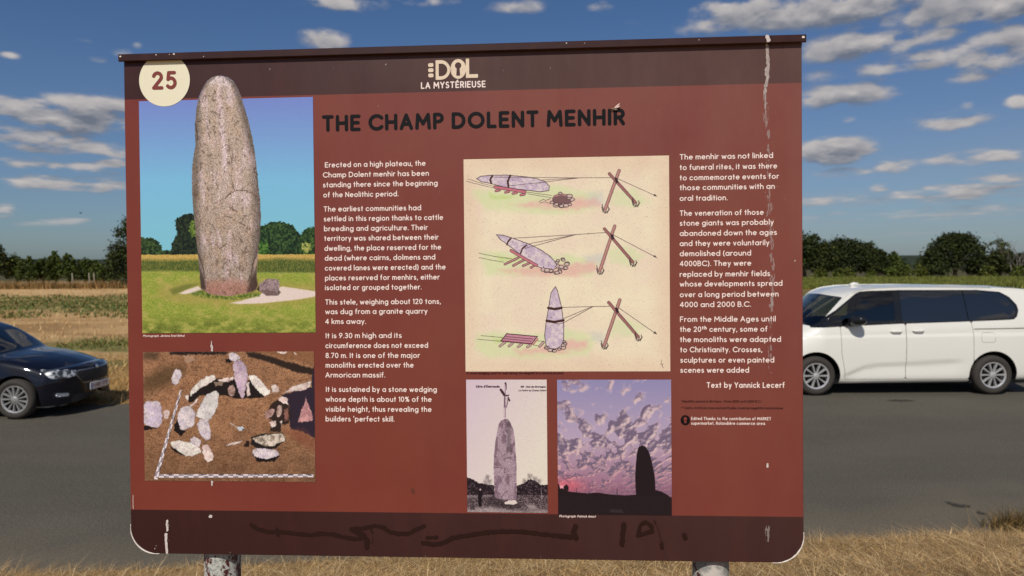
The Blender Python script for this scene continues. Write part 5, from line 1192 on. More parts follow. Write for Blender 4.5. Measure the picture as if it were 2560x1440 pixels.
# --- 1. the standing stone in a meadow
u0, u1, w0, w1 = rectext(349.5, 787, 246, 831.5)
u0 = float(P(350, 400)[0]); w_top_rect = float(P(560, 248)[1]); w0 = float(P(560, 832)[1]); wtop = float(P(550, 186)[1])
c = Canvas(u0, u1, w0, wtop); X, Y = c.X, c.Y
k = sstep(240, 640, Y); sky_ = C3(120, 142, 214) * (1 - np.clip((Y - 250) / 200, 0, 1)[..., None]) + C3(126, 192, 232) * np.clip((Y - 250) / 200, 0, 1)[..., None]
sky_ = sky_ * (1 - np.clip((Y - 450) / 170, 0, 1)[..., None]) + C3(130, 200, 222) * np.clip((Y - 450) / 170, 0, 1)[..., None]; c.im[:] = sky_
def foliage(cd, cm, cl, seed, f=.22):
    def t(x, y, d):
        n = fbm(x * f, y * f, 5, seed, .62)[..., None]; n2 = vnoise(x * 1.1, y * 1.1, seed + 9)[..., None]
        r = np.where(n < .48, np.asarray(cd) + (np.asarray(cm) - np.asarray(cd)) * np.clip((n - .25) / .23, 0, 1), np.asarray(cm) + (np.asarray(cl) - np.asarray(cm)) * np.clip((n - .48) / .22, 0, 1)); return (r * (.75 + .5 * n2)).astype(np.float32)
    return t
f1 = foliage((12, 22, 20), (34, 56, 30), (74, 98, 50), 3); z = lambda pts: [(330 + a / 3.512, 450 + b_ / 3.512) for a, b_ in pts]
c.warp(5.0, .30, 7)
c.poly(z([(60, 500), (120, 510), (170, 505), (230, 540), (265, 590), (270, 660), (60, 665)]), tex=f1)
c.poly(z([(260, 630), (330, 615), (420, 640), (420, 670), (260, 670)]), tex=f1)
c.poly(z([(345, 660), (350, 560), (395, 480), (380, 350), (450, 310), (520, 290), (600, 330), (600, 670), (345, 670)]), tex=foliage((8, 16, 16), (24, 38, 28), (52, 66, 40), 5))
c.poly(z([(495, 450), (520, 360), (600, 330), (600, 500), (530, 500)]), tex=foliage((40, 60, 28), (84, 110, 44), (130, 150, 70), 6))
c.poly(z([(1090, 420), (1150, 400), (1230, 370), (1330, 370), (1420, 400), (1460, 460), (1490, 500), (1490, 660), (1090, 660)]), tex=foliage((10, 24, 18), (30, 58, 30), (72, 100, 52), 8))
c.poly(z([(1470, 500), (1520, 430), (1620, 405), (1640, 660), (1470, 660)]), tex=foliage((14, 30, 18), (36, 66, 30), (80, 110, 52), 9))
c.poly(z([(1110, 560), (1190, 540), (1210, 620), (1150, 660), (1110, 660)]), tex=foliage((26, 60, 22), (60, 100, 40), (100, 140, 60), 10)); c.poly(z([(1490, 560), (1560, 550), (1580, 610), (1530, 640), (1490, 610)]), tex=foliage((60, 80, 40), (140, 150, 70), (200, 200, 120), 11))
c.warp(1.6, .3, 17)
ym = C3(206, 176, 100); yg = C3(184, 160, 84)
c.poly(z([(40, 655), (1660, 652), (1660, 760), (40, 760)]), tex=tex2((214, 182, 104), (178, 150, 76), .5, 12, fy=1.2))
c.poly(z([(40, 700), (300, 705), (600, 700), (1000, 710), (1300, 690), (1660, 705), (1660, 830), (40, 815)]), tex=tex2((62, 84, 36), (120, 122, 58), .9, 13, fy=.35), soft=5)
c.warp(1.2, .4, 18)
def lawn(x, y, d):
    n = fbm(x * .55, y * 1.5, 5, 20, .7)[..., None]; m = .5 + (fbm(x * .05, y * .10, 4, 21)[..., None] - .5) * .6
    a = C3(104, 130, 44) + (C3(188, 190, 88) - C3(104, 130, 44)) * np.clip((n - .3) / .4, 0, 1); a = a + (C3(196, 176, 110) - a) * np.clip((m - .5) * 3, 0, .6)
    dk = sstep(770, 832, y)[..., None] * np.clip((.62 - m) * 3, 0, 1) * .35; return (a * (1 - dk)).astype(np.float32)
c.poly(z([(40, 800), (300, 798), (600, 802), (1100, 812), (1660, 812), (1660, 1400), (40, 1400)]), tex=lawn, soft=3)
c.poly(z([(220, 960), (420, 900), (700, 880), (1200, 890), (1660, 930), (1660, 1060), (1200, 1110), (800, 1100), (400, 1080), (230, 1020)]), (178, 156, 92), .55, 9)
c.poly(z([(330, 960), (480, 915), (600, 910), (420, 990), (360, 1010)]), (108, 116, 52), .8, 4)
gr = tex2((222, 204, 196), (236, 222, 216), 1.3, 24)
c.poly(z([(410, 996), (480, 965), (580, 932), (620, 960), (560, 990), (470, 1002)]), tex=gr, soft=1.5)
c.poly(z([(860, 1080), (960, 1060), (1100, 1020), (1200, 960), (1330, 935), (1660, 985), (1600, 1025), (1450, 1050), (1150, 1082), (950, 1090)]), tex=gr, soft=1.5)
c.poly(z([(500, 1000), (600, 965), (800, 1010), (1130, 990), (1120, 1020), (900, 1050), (640, 1035)]), tex=foliage((60, 84, 34), (110, 128, 52), (156, 156, 84), 26), soft=3)
MEN = [(550.8,189),(541,190),(531,193),(519,202),(508,219),(498,241),(491,272),(488,308),(487.5,330),(489.5,358),(485.5,385),(481,413),(480,449),(480,464),(482,507),(486.6,550),(489.5,587),(493.7,626),(498,666),(501,700),(503.7,722),(513,729),(523.6,735),(540.7,738),(560,739.5),(580.6,739.5),(603,735),(626,730.5),(640,725),(643.5,712),(642,690),(643,666),(646.6,626),(650,592),(653,541),(650,493),(646.7,470),(644,435.6),(638,385.6),(631,344),(620,296.7),(606,249.4),(596.7,224),(582.8,202),(569,192.5)]
def rock(x, y, d):
    n = fbm(x * .10, y * .045, 5, 30, .6); sp_ = fbm(x * .75, y * .75, 4, 31, .8); v = fbm(x * .07 + 1.2 * fbm(x * .03, y * .02, 3, 37), y * .02, 5, 32, .6)
    base = C3(182, 164, 150); pink = C3(224, 202, 208); dark = C3(84, 66, 54); warm = C3(188, 158, 132)
    a = base + (pink - base) * sstep(.42, .72, v)[..., None] * .7; a = a + (warm - a) * sstep(.5, .7, n)[..., None] * .35
    cx_ = np.interp(y, [190, 240, 400, 600, 740], [551, 548, 566, 570, 572]); hw_ = np.interp(y, [190, 210, 250, 400, 550, 740], [8, 35, 55, 78, 84, 66])
    r = (x - cx_) / hw_
    a = a + (C3(228, 206, 214) - a) * (np.exp(-((r + .02) / .13) ** 2) * sstep(640, 240, y) * .55)[..., None]
    a = a + (C3(230, 214, 218) - a) * (sstep(225, 192, y) * .7)[..., None]
    a = a + (C3(170, 112, 96) - a) * (sstep(690, 725, y) * .55)[..., None]
    a = a * (1 - .42 * sstep(.62, 1.02, r) - .34 * sstep(-.72, -1.0, r))[..., None]
    a = a * (1 - .10 * sstep(420, 720, y))[..., None]
    k_ = (sp_ - .5); a = a * (1 + 1.5 * np.clip(k_, -.5, .5))[..., None]; a = a + (dark - a) * (sstep(.58, .70, fbm(x * .16, y * .10, 6, 34, .75)) * .6)[..., None]
    a = a + (C3(232, 218, 212) - a) * (sstep(.68, .80, fbm(x * .5, y * .5, 4, 35, .7)) * .6)[..., None]
    return np.clip(a, 0, 255).astype(np.float32)
c.warp(1.2, .12, 40); c.poly(MEN, tex=rock, soft=.7)
zz = lambda pts: [(340 + a / 4.5, 180 + b_ / 4.5) for a, b_ in pts]; dk = (52, 38, 32)
for pts, r in ((zz([(672, 590), (690, 680), (695, 760)]), 1.6), (zz([(700, 560), (735, 552)]), 1.6), (zz([(825, 540), (835, 580)]), 1.3), (zz([(1050, 760), (1045, 830), (1005, 815)]), .9), (zz([(1075, 1000), (1085, 1080), (1070, 1180), (1100, 1290), (1140, 1330), (1280, 1340), (1370, 1400), (1390, 1440)]), .45), (zz([(1000, 1430), (1070, 1360), (1140, 1330)]), .7), (zz([(1325, 1085), (1355, 1080)]), 1.2), (zz([(1330, 1120), (1370, 1160)]), 1.4), (zz([(655, 1310), (670, 1270), (690, 1265)]), .9),
               (z([(680, 375), (710, 400), (740, 445)]), 1.0), (z([(740, 560), (770, 605), (830, 560)]), .9), (z([(830, 320), (880, 328)]), 1.2), (z([(945, 372), (995, 398)]), 1.6), (z([(885, 255), (920, 275)]), 1.3), (z([(880, 40), (900, 85), (1000, 95), (1100, 150)]), .9), (z([(880, 90), (830, 150), (740, 200)]), .6), (z([(575, 620), (600, 700), (630, 780), (640, 870)]), 1.2), (z([(1100, 640), (1060, 740), (1050, 830), (1010, 900)]), 1.3), (z([(700, 690), (680, 640)]), .6)):
    c.line(pts, r * .85, dk, .75, rough=.8)
c.poly(z([(600, 780), (640, 880), (650, 960), (608, 955), (596, 860)]), (50, 40, 36), .6, 2); c.poly(z([(1040, 860), (1090, 820), (1108, 930), (1060, 990), (1010, 985)]), (60, 42, 36), .6, 4); c.poly(z([(1070, 740), (1112, 615), (1100, 740), (1075, 800)]), (188, 160, 148), .8, 2)
c.poly(z([(650, 890), (900, 860), (1000, 900), (990, 980), (720, 1005), (670, 970)]), (186, 128, 112), .35, 8)
c.warp(.8, .2, 43); c.poly(z([(1115, 915), (1190, 865), (1280, 870), (1300, 905), (1282, 1015), (1180, 1015), (1120, 970)]), tex=tex2((132, 114, 118), (170, 148, 150), .3, 45)); c.poly(z([(1280, 960), (1310, 985), (1285, 1015)]), (60, 50, 40), .7); c.poly(z([(1120, 970), (1180, 1015), (1282, 1015), (1284, 985), (1180, 960)]), (96, 76, 72), .6, 2)
c.line(z([(1190, 868), (1150, 920)]), .6, (70, 56, 56)); c.poly(z([(1095, 960), (1118, 930), (1120, 980)]), (30, 26, 24), .8)
c.nowarp(); c.im *= (1 + .05 * (vnoise(X * 1.6, Y * 1.6, 50) - .5))[..., None]
u1p = u1; 
def men_mask(px, py, u, w_):
    return np.minimum(np.maximum(w_ - w_top_rect, -1) * 1118., poly_sdf(px, py, MEN))
c.build('menhir_photo', men_mask, .0008, .0016, 'printed photo of a tall standing stone in a meadow, its top rising over the dark band')

# --- 2. the excavation
q = lambda pts: [(320 + a / 3.892, 860 + b_ / 3.892) for a, b_ in pts]
u0, u1, w0, w1 = rectext(360, 787, 879, 1203); c = Canvas(u0, u1, w0, w1); X, Y = c.X, c.Y
n = fbm(X * .55, Y * .8, 5, 60, .72)[..., None]; m_ = fbm(X * .03, Y * .04, 3, 61)[..., None]
c.im[:] = (C3(134, 94, 68) + (C3(188, 142, 106) - C3(134, 94, 68)) * np.clip((n - .3) / .4, 0, 1)) * (.88 + .24 * m_) * (1 - .20 * sstep(1040, 1200, Y))[..., None]
c.all(sstep(.52, .68, fbm(X * .10, Y * .16, 5, 66, .65)) * .38, C3(92, 60, 40)); c.all(sstep(.60, .70, fbm(X * .5, Y * .6, 3, 62, .8)) * .6, C3(62, 40, 28)); c.all(sstep(.72, .78, fbm(X * .9, Y * .9, 3, 63, .8)) * .7, C3(226, 200, 176))
c.warp(3.0, .20, 64); c.sm = True
drk = (26, 20, 22)
c.poly(q([(150, 330), (350, 210), (560, 200), (560, 270), (400, 400), (150, 480)]), (70, 54, 34), .62, 12); c.poly(q([(150, 80), (300, 80), (290, 150), (150, 150)]), (60, 46, 34), .6, 6); c.poly(q([(400, 75), (980, 75), (960, 100), (420, 105)]), drk, .9, 2)
c.poly(q([(1150, 80), (1260, 85), (1500, 160), (1820, 240), (1820, 300), (1660, 280), (1350, 170), (1170, 120)]), (40, 30, 26), .95, 2); c.poly(q([(1170, 80), (1820, 70), (1820, 200), (1500, 140), (1300, 90)]), (118, 78, 50), .5, 5)
c.poly(q([(1790, 290), (1822, 200), (1822, 920), (1700, 850), (1580, 830), (1570, 600), (1490, 500), (1650, 450), (1790, 420)]), (46, 36, 52), 1, 1.5)
c.poly(q([(1530, 840), (1700, 830), (1822, 930), (1822, 1050), (1650, 950)]), (130, 74, 56), .6, 8)
st = lambda a, b_, s, dc=0: (lambda x, y, d: np.clip((np.asarray(a, np.float32) * (1 - sstep(.4, .65, fbm(x * .12, y * .12, 4, s))[..., None]) + np.asarray(b_, np.float32) * sstep(.4, .65, fbm(x * .12, y * .12, 4, s))[..., None]) * (1 - .38 * sstep(.012, .0, np.abs(fbm(x * .10, y * .16, 5, s + 1, .6) - .5)))[..., None] * (1 - .16 * sstep(.5, .7, fbm(x * .5, y * .4, 4, s + 7, .7)))[..., None] * (.86 + .28 * fbm(x * .05, y * .05, 3, s + 9))[..., None] * (1 - .22 * sstep(-2.2, 0, d))[..., None], 0, 255))
pk = st((234, 222, 226), (216, 204, 218), 70); wt = st((246, 242, 232), (232, 220, 218), 72); wp = st((240, 224, 218), (222, 196, 192), 74)
S_ = c.poly
S_(q([(460, 240), (510, 250), (525, 310), (490, 390), (440, 400), (418, 340)]), tex=pk)
S_(q([(540, 110), (640, 120), (660, 155), (580, 190), (550, 160)]), (190, 160, 140), .6); S_(q([(1440, 70), (1550, 70), (1540, 90), (1490, 100)]), tex=wp); S_(q([(1610, 80), (1640, 90), (1630, 105)]), tex=wp)
S_(q([(945, 150), (1000, 140), (1015, 175), (960, 178)]), drk)
S_(q([(585, 565), (600, 480), (700, 440), (860, 340), (1060, 330), (1130, 400), (1190, 350), (1330, 520), (1200, 525), (1060, 530), (940, 500), (700, 500), (640, 560)]), drk, .96, 1.2)
S_(q([(1020, 180), (1090, 150), (1150, 210), (1170, 330), (1150, 400), (1135, 520), (1110, 530), (1060, 430), (1035, 330)]), tex=st((212, 190, 204), (196, 172, 196), 76)); S_(q([(975, 100), (1010, 80), (1060, 90), (1095, 130), (1085, 150), (1030, 175), (985, 140)]), tex=pk)
S_(q([(600, 480), (640, 410), (760, 310), (850, 305), (862, 345), (740, 410), (680, 450), (610, 510)]), tex=wt)
S_(q([(555, 505), (590, 490), (595, 540), (570, 555)]), tex=wp); S_(q([(870, 350), (950, 330), (1030, 315), (1035, 345), (950, 370), (900, 375)]), tex=wp); S_(q([(960, 440), (1020, 390), (1050, 440), (1040, 500), (990, 510)]), tex=st((178, 148, 140), (150, 120, 112), 78)); S_(q([(840, 370), (930, 365), (920, 400), (850, 410)]), (150, 130, 116), .9)
S_(q([(1170, 300), (1250, 300), (1385, 460), (1380, 490), (1325, 515), (1250, 440), (1180, 350)]), tex=wt); S_(q([(1150, 380), (1180, 370), (1192, 500), (1160, 515)]), tex=wp)
S_(q([(1390, 410), (1430, 390), (1475, 430), (1465, 475), (1400, 470)]), tex=wp); S_(q([(1500, 490), (1600, 410), (1790, 355), (1770, 420), (1700, 455), (1570, 460)]), tex=wp)
S_(q([(660, 690), (690, 620), (760, 490), (850, 450), (888, 475), (875, 600), (820, 720), (780, 745), (680, 715)]), tex=st((232, 228, 226), (220, 214, 218), 79))
S_(q([(455, 780), (480, 740), (560, 850), (520, 900), (450, 840)]), drk); S_(q([(600, 600), (650, 560), (690, 520), (680, 560), (620, 615)]), tex=wp); S_(q([(480, 690), (520, 610), (610, 600), (660, 670), (640, 800), (530, 850), (485, 770)]), tex=pk)
S_(q([(670, 780), (700, 730), (780, 725), (812, 850), (800, 920), (770, 945), (700, 880)]), tex=pk); S_(q([(155, 560), (310, 555), (330, 620), (340, 760), (290, 818), (155, 790)]), tex=st((208, 194, 216), (222, 208, 216), 81)); S_(q([(345, 640), (400, 635), (410, 680), (380, 740), (345, 715)]), tex=wp); S_(q([(155, 795), (290, 822), (160, 840)]), drk)
S_(q([(405, 985), (440, 1010), (580, 1090), (540, 1085), (430, 1030)]), drk); S_(q([(410, 950), (520, 935), (660, 970), (725, 1050), (640, 1090), (560, 1090), (430, 1000)]), tex=wt); S_(q([(600, 930), (650, 895), (720, 940), (700, 1000), (630, 975)]), tex=pk); S_(q([(715, 990), (780, 970), (835, 1080), (830, 1130), (780, 1150), (740, 1110)]), tex=wp)
S_(q([(1385, 850), (1400, 740), (1330, 700), (1390, 590), (1450, 540), (1560, 590), (1590, 700), (1560, 780), (1500, 780), (1480, 860)]), (40, 30, 28), .92, 1.5)
S_(q([(1460, 540), (1500, 500), (1555, 530), (1560, 590), (1500, 580)]), tex=wp); S_(q([(1330, 680), (1360, 640), (1420, 625), (1430, 660), (1390, 720), (1340, 730)]), tex=st((196, 160, 156), (170, 132, 124), 83)); S_(q([(1455, 600), (1500, 590), (1495, 680), (1460, 720), (1440, 690)]), tex=st((206, 180, 172), (160, 126, 116), 84)); S_(q([(1515, 640), (1560, 620), (1570, 740), (1530, 760)]), tex=st((160, 110, 100), (130, 90, 80), 85)); S_(q([(1370, 760), (1440, 740), (1450, 790), (1400, 815)]), tex=wp); S_(q([(1480, 750), (1505, 740), (1500, 800)]), tex=wp)
S_(q([(1735, 500), (1720, 560), (1690, 640), (1655, 750), (1670, 768), (1812, 740), (1780, 640), (1740, 540)]), tex=st((214, 160, 160), (180, 130, 134), 86))
S_(q([(1200, 900), (1330, 870), (1500, 865), (1540, 940), (1480, 975), (1440, 1020), (1280, 1025), (1200, 980)]), (34, 28, 28), 1, 1.2); S_(q([(1205, 920), (1330, 880), (1500, 866), (1540, 945), (1470, 960), (1420, 990), (1340, 1000), (1250, 960)]), tex=st((222, 210, 196), (150, 134, 120), 88)); S_(q([(1215, 1080), (1480, 1090), (1420, 1140), (1260, 1148)]), drk); S_(q([(1205, 1030), (1280, 1010), (1440, 1030), (1480, 1080), (1380, 1120), (1260, 1110), (1215, 1080)]), tex=pk)
S_(q([(940, 990), (1000, 960), (1120, 940), (1100, 965), (1000, 985)]), tex=wp); S_(q([(1130, 980), (1160, 940), (1190, 950), (1180, 995), (1140, 1000)]), drk, .9); S_(q([(1060, 810), (1110, 800), (1142, 830), (1090, 848)]), (196, 206, 220)); c.line(q([(1000, 772), (1070, 815)]), .8, (200, 196, 200)); S_(q([(1110, 820), (1140, 830), (1115, 845)]), (40, 40, 50))
c.nowarp()
# measuring staffs
for a, b_, wd_ in ((q([(517, 452)])[0], q([(270, 1315)])[0], (2.6, 4.6)), (q([(300, 1283)])[0], q([(1805, 1281)])[0], (4.4, 3.8))):
    L0 = math.hypot(b_[0] - a[0], b_[1] - a[1]); dx_, dy_ = (b_[0] - a[0]) / L0, (b_[1] - a[1]) / L0; nx_, ny_ = -dy_, dx_
    S_([(a[0] + nx_ * wd_[0], a[1] + ny_ * wd_[0]), (b_[0] + nx_ * wd_[1], b_[1] + ny_ * wd_[1]), (b_[0] - nx_ * wd_[1], b_[1] - ny_ * wd_[1]), (a[0] - nx_ * wd_[0], a[1] - ny_ * wd_[0])], (236, 226, 234), 1, .6)
    t_ = 2.0; kx = 0
    while t_ < L0 - 3:
        s_ = 1 if (kx // 4) % 2 else -1; w_ = wd_[0] + (wd_[1] - wd_[0]) * t_ / L0; x_, y_ = a[0] + dx_ * t_, a[1] + dy_ * t_
        c.line([(x_ + nx_ * s_ * w_ * .1, y_ + ny_ * s_ * w_ * .1), (x_ + nx_ * s_ * w_ * .85, y_ + ny_ * s_ * w_ * .85)], .8, (30, 26, 40), .9, .5)
        if kx % 9 == 4: c.line([(x_ + dx_, y_ + dy_), (x_ + dx_ * 3.4, y_ + dy_ * 3.4)], .6, (40, 40, 70), .7)
        if kx % 14 == 6: c.line([(x_ - nx_ * w_ * .9, y_ - ny_ * w_ * .9), (x_ + dx_ * 12 - nx_ * w_ * .9, y_ + dy_ * 12 - ny_ * w_ * .9)], .8, (24, 20, 26), 1)
        t_ += 3.1; kx += 1
c.build('excavation_photo', None, .0007, label='printed photo of pale stones lying in brown earth with two measuring staffs')

# --- 3. the drawing of raising the stone
u0, u1, w0, w1 = rectext(1161.5, 1674, 394, 928); w1 = float(P(1400, 394)[1]); w0 = float(P(1400, 928.5)[1])
c = Canvas(u0, u1, w0, w1, .00055); X, Y = c.X, c.Y
n = fbm(X * .02, Y * .02, 4, 90)[..., None]; c.im[:] = C3(236, 220, 198) + (C3(240, 230, 202) - C3(236, 220, 198)) * np.clip((n - .3) * 2.5, 0, 1)
ed = np.minimum(np.minimum(X - 1163, 1673 - X), np.minimum(Y - 400, 925 - Y)); c.all(sstep(60, 0, ed) * .45, C3(226, 196, 170)); c.all(sstep(.74, .80, fbm(X * .55, Y * .55, 3, 91, .8)) * .55, C3(110, 92, 76)); c.im *= (1 + .07 * (fbm(X * 1.3, Y * .5, 3, 92) - .5))[..., None]
d1 = lambda pts: [(1150 + a / 4.5, 380 + b_ / 4.5) for a, b_ in pts]; d2 = lambda pts: [(1150 + a / 4.6545, 680 + b_ / 4.6545) for a, b_ in pts]
def wash(pts, col, al, seed):
    p = np.array(pts); sl = c.box(p[:, 0].min(), p[:, 0].max(), p[:, 1].min(), p[:, 1].max(), 16); x = X[sl]; y = Y[sl]
    d = poly_sdf(x, y, p) + (fbm(x * .07, y * .12, 4, seed) - .5) * 14; a = sstep(7, -12, d) * al * (.15 + 1.5 * fbm(x * .28, y * .75, 4, seed + 1, .65)); c.blend(sl, np.clip(a, 0, 1).astype(np.float32), col)
for o, D in ((d1, 0), (d1, 690), (d2, 300)):
    if D == 0: gp = [(130, 420), (700, 400), (1100, 360), (1350, 430), (1560, 460), (1560, 640), (1100, 720), (300, 660), (140, 520)]; pp = [(560, 590), (900, 540), (1300, 500), (1560, 520), (1600, 600), (1300, 660), (800, 635)]; g2 = [(1700, 430), (1950, 400), (2150, 560), (1950, 640), (1700, 600)]; b2 = [(1400, 470), (1600, 450), (1650, 600), (1450, 620)]
    elif D == 690: gp = [(230, 1110), (500, 1110), (800, 1150), (1300, 1150), (1560, 1240), (1500, 1400), (300, 1400), (240, 1280)]; pp = [(420, 1320), (700, 1290), (1200, 1240), (1500, 1230), (1560, 1330), (1300, 1410), (700, 1400)]; g2 = [(1650, 1080), (1880, 1050), (2080, 1160), (1960, 1290), (1680, 1250)]; b2 = [(1380, 1160), (1620, 1130), (1650, 1280), (1420, 1250)]
    else: gp = [(170, 700), (500, 690), (900, 720), (1250, 650), (1600, 740), (1500, 980), (900, 1020), (300, 1000), (170, 920)]; pp = [(620, 900), (900, 880), (1240, 780), (1480, 790), (1500, 880), (1200, 960), (700, 970)]; g2 = [(1750, 560), (1950, 520), (2150, 640), (2050, 760), (1760, 740)]; b2 = [(1500, 690), (1680, 680), (1700, 860), (1520, 800)]
    wash(o(gp), C3(214, 226, 176), .8, 100 + D); wash(o(b2), C3(206, 208, 200), .7, 102 + D); wash(o(g2), C3(216, 226, 180), .75, 104 + D); wash(o(pp), C3(232, 176, 174), .75, 106 + D)
    wash([(p[0], p[1]) for p in o([(gp[0][0] + 200, gp[0][1] + 60), (gp[0][0] + 500, gp[0][1] + 70), (gp[0][0] + 420, gp[0][1] + 130), (gp[0][0] + 220, gp[0][1] + 120)])], C3(178, 214, 110), .6, 108 + D)
ink = (56, 38, 46); c.warp(.55, .3, 120)
def stone(pts, seed):
    def t(x, y, d): n = fbm(x * .12, y * .12, 4, seed)[..., None]; sh = sstep(-14, -2, d)[..., None] * .0; return np.clip(C3(196, 178, 202) + (C3(224, 210, 216) - C3(196, 178, 202)) * np.clip((n - .35) * 3, 0, 1), 0, 255)
    c.poly(pts, tex=t); p = np.array(pts); c.line(list(pts) + [pts[0]], .75, ink, .95)
    sl = c.box(p[:, 0].min(), p[:, 0].max(), p[:, 1].min(), p[:, 1].max()); d = poly_sdf(X[sl], Y[sl], p); c.blend(sl, (sstep(.71, .76, fbm(X[sl] * .42, Y[sl] * .8, 3, seed + 3, .7)) * (d < -2) * .75).astype(np.float32), ink)
def wood(pts, r, col=(186, 120, 124)):
    c.line(pts, r + .8, ink, .95); c.line(pts, r - .3, col, 1)
    (x0, y0), (x1, y1) = pts[0], pts[-1]; L0 = math.hypot(x1 - x0, y1 - y0) + .01
    c.line([(x0 + (y1 - y0) / L0 * r * .4, y0 - (x1 - x0) / L0 * r * .4), (x1 + (y1 - y0) / L0 * r * .4, y1 - (x1 - x0) / L0 * r * .4)], .35, (90, 50, 56), .7, rough=1.2)
def scaffold(o, p):
    wood(o([p[0], p[1]]), 3.2, (196, 142, 134)); wood(o([p[2], p[3]]), 3.0, (168, 112, 110)); c.line(o([p[4], (p[4][0] + 12, p[4][1] + 30)]), 3.4, ink)
    for (fx, fy) in (p[1], p[3]):
        for (ax, ay, bx, by) in ((-36, -50, -20, 20), (-20, 20, 5, 45), (5, 45, 40, 10), (40, 10, 34, -22), (-40, -20, -24, 40), (-10, 50, 10, 20), (20, 48, 48, 0)): c.line(o([(fx + ax, fy + ay), (fx + bx, fy + by)]), .8, ink, .95)
def rocks(o, ctr, n_, r, seed):
    r_ = random.Random(seed)
    for k_ in range(n_):
        x_, y_ = ctr[k_ % len(ctr)]; x_ += r_.uniform(-14, 14); y_ += r_.uniform(-12, 12); rr_ = r * r_.uniform(.7, 1.2); pts = [(x_ + rr_ * 1.25 * math.cos(t_), y_ + rr_ * .85 * math.sin(t_)) for t_ in np.linspace(0, 2 * math.pi, 9)]
        c.poly(o(pts), (206, 184, 176)); c.line(o(pts), .65, ink, .95)
# scene 1
for pts in ([(90, 303), (250, 355), (380, 385)], [(75, 330), (250, 375), (380, 405)], [(740, 450), (1030, 490)], [(760, 470), (1010, 512)]): c.line(d1(pts), .45, ink, .9)
stone(d1([(188, 300), (230, 275), (350, 262), (520, 260), (760, 282), (880, 305), (960, 335), (1005, 385), (1000, 435), (900, 448), (700, 425), (500, 395), (350, 355), (240, 335)]), 130)
for a in ([(365, 268), (340, 310), (352, 352)], [(566, 265), (538, 330), (545, 395)]): c.line(d1(a), 2.3, (70, 40, 34))
wood(d1([(395, 395), (560, 420), (730, 450)]), 3.4, (206, 120, 138))
for x_, y_ in ((405, 438), (510, 455), (595, 468), (685, 484)): wood(d1([(x_ + 40, y_ - 8), (x_, y_)]), 2.4, (206, 130, 140))
for pts in ([(370, 283), (1345, 291), (1700, 290)], [(930, 315), (1345, 291)], [(560, 380), (900, 345), (1345, 291)], [(1750, 290), (2210, 498)]): c.line(d1(pts), .5, ink, .95)
c.poly(d1([(2215, 500), (2175, 492), (2190, 472)]), ink); scaffold(d1, [(1790, 210), (1635, 640), (1680, 245), (1975, 570), (1755, 305)])
c.poly(d1([(1030, 560), (1050, 490), (1120, 465), (1230, 475), (1275, 530), (1240, 590), (1100, 605)]), (170, 130, 128)); 
for k_ in range(26): x_ = 1040 + k_ * 8; c.line(d1([(x_, 490 + abs(k_ - 13) * 2), (x_ + 6, 590 - abs(k_ - 13) * 2)]), .45, ink, .8)
rocks(d1, [(1075, 595), (1130, 600), (1180, 600), (1230, 580), (1262, 540), (1225, 530), (1240, 485), (1045, 560), (1125, 475)], 12, 24, 5); c.line(d1([(890, 560), (940, 530), (960, 545), (1000, 535), (1030, 510)]), .5, ink)
c.line(d1([(900, 575), (950, 560), (1010, 580)]), .4, ink)
# scene 2
for pts in ([(210, 1138), (400, 1178), (580, 1200)], [(215, 1188), (350, 1215), (490, 1240)]): c.line(d1(pts), .5, ink, .9)
for a, b_ in (((655, 1190), (505, 1262)), ((720, 1215), (600, 1278)), ((790, 1245), (710, 1280)), ((850, 1270), (800, 1300))): wood(d1([a, b_]), 2.2, (200, 140, 146))
stone(d1([(410, 930), (480, 935), (580, 965), (760, 1030), (900, 1095), (1010, 1170), (1085, 1250), (1090, 1300), (1040, 1330), (980, 1330), (880, 1290), (700, 1170), (560, 1060), (450, 980)]), 140)
for a in ([(572, 970), (540, 1010), (528, 1045)], [(748, 1048), (700, 1090), (682, 1140)]): c.line(d1(a), 1.8, (70, 40, 34))
wood(d1([(575, 1110), (720, 1195), (860, 1275)]), 3.0, (208, 124, 140)); rocks(d1, [(1100, 1230), (1150, 1215), (1190, 1260), (1180, 1310), (1130, 1300), (1130, 1345), (1080, 1350), (1030, 1345), (980, 1340), (1100, 1290), (940, 1320)], 20, 22, 8)
for pts in ([(600, 970), (1300, 930), (1650, 905)], [(770, 1035), (1300, 930)], [(730, 1085), (1300, 930)], [(1700, 920), (2210, 1188)]): c.line(d1(pts), .55, ink, .95)
c.poly(d1([(2215, 1190), (2175, 1180), (2190, 1160)]), ink); scaffold(d1, [(1740, 835), (1575, 1330), (1625, 865), (1945, 1240), (1708, 940)])
# scene 3
for pts in ([(245, 740), (500, 762)], [(205, 782), (470, 805)], [(840, 800), (980, 805)], [(850, 850), (920, 860)]): c.line(d2(pts), .5, ink, .9)
stone(d2([(1110, 170), (1135, 220), (1180, 400), (1208, 620), (1205, 800), (1170, 880), (1110, 895), (1040, 890), (1000, 850), (985, 740), (1000, 600), (1030, 420), (1060, 240)]), 150)
for a in ([(1028, 418), (1100, 432), (1178, 418)], [(1008, 568), (1100, 582), (1203, 562)]): c.line(d2(a), 3.0, (66, 36, 32))
c.line(d2([(1095, 595), (1150, 606), (1208, 590)]), .5, ink)
c.poly(d2([(545, 718), (900, 750), (830, 840), (475, 805)]), (200, 140, 160)); c.line(d2([(545, 718), (900, 750), (830, 840), (475, 805), (545, 718)]), 1.0, ink); c.line(d2([(530, 750), (850, 780)]), .6, ink); c.line(d2([(510, 775), (830, 805)]), .6, ink); c.line(d2([(475, 800), (840, 835)]), 1.3, (120, 60, 80)); c.line(d2([(905, 775), (850, 845)]), 1.6, (190, 110, 120))
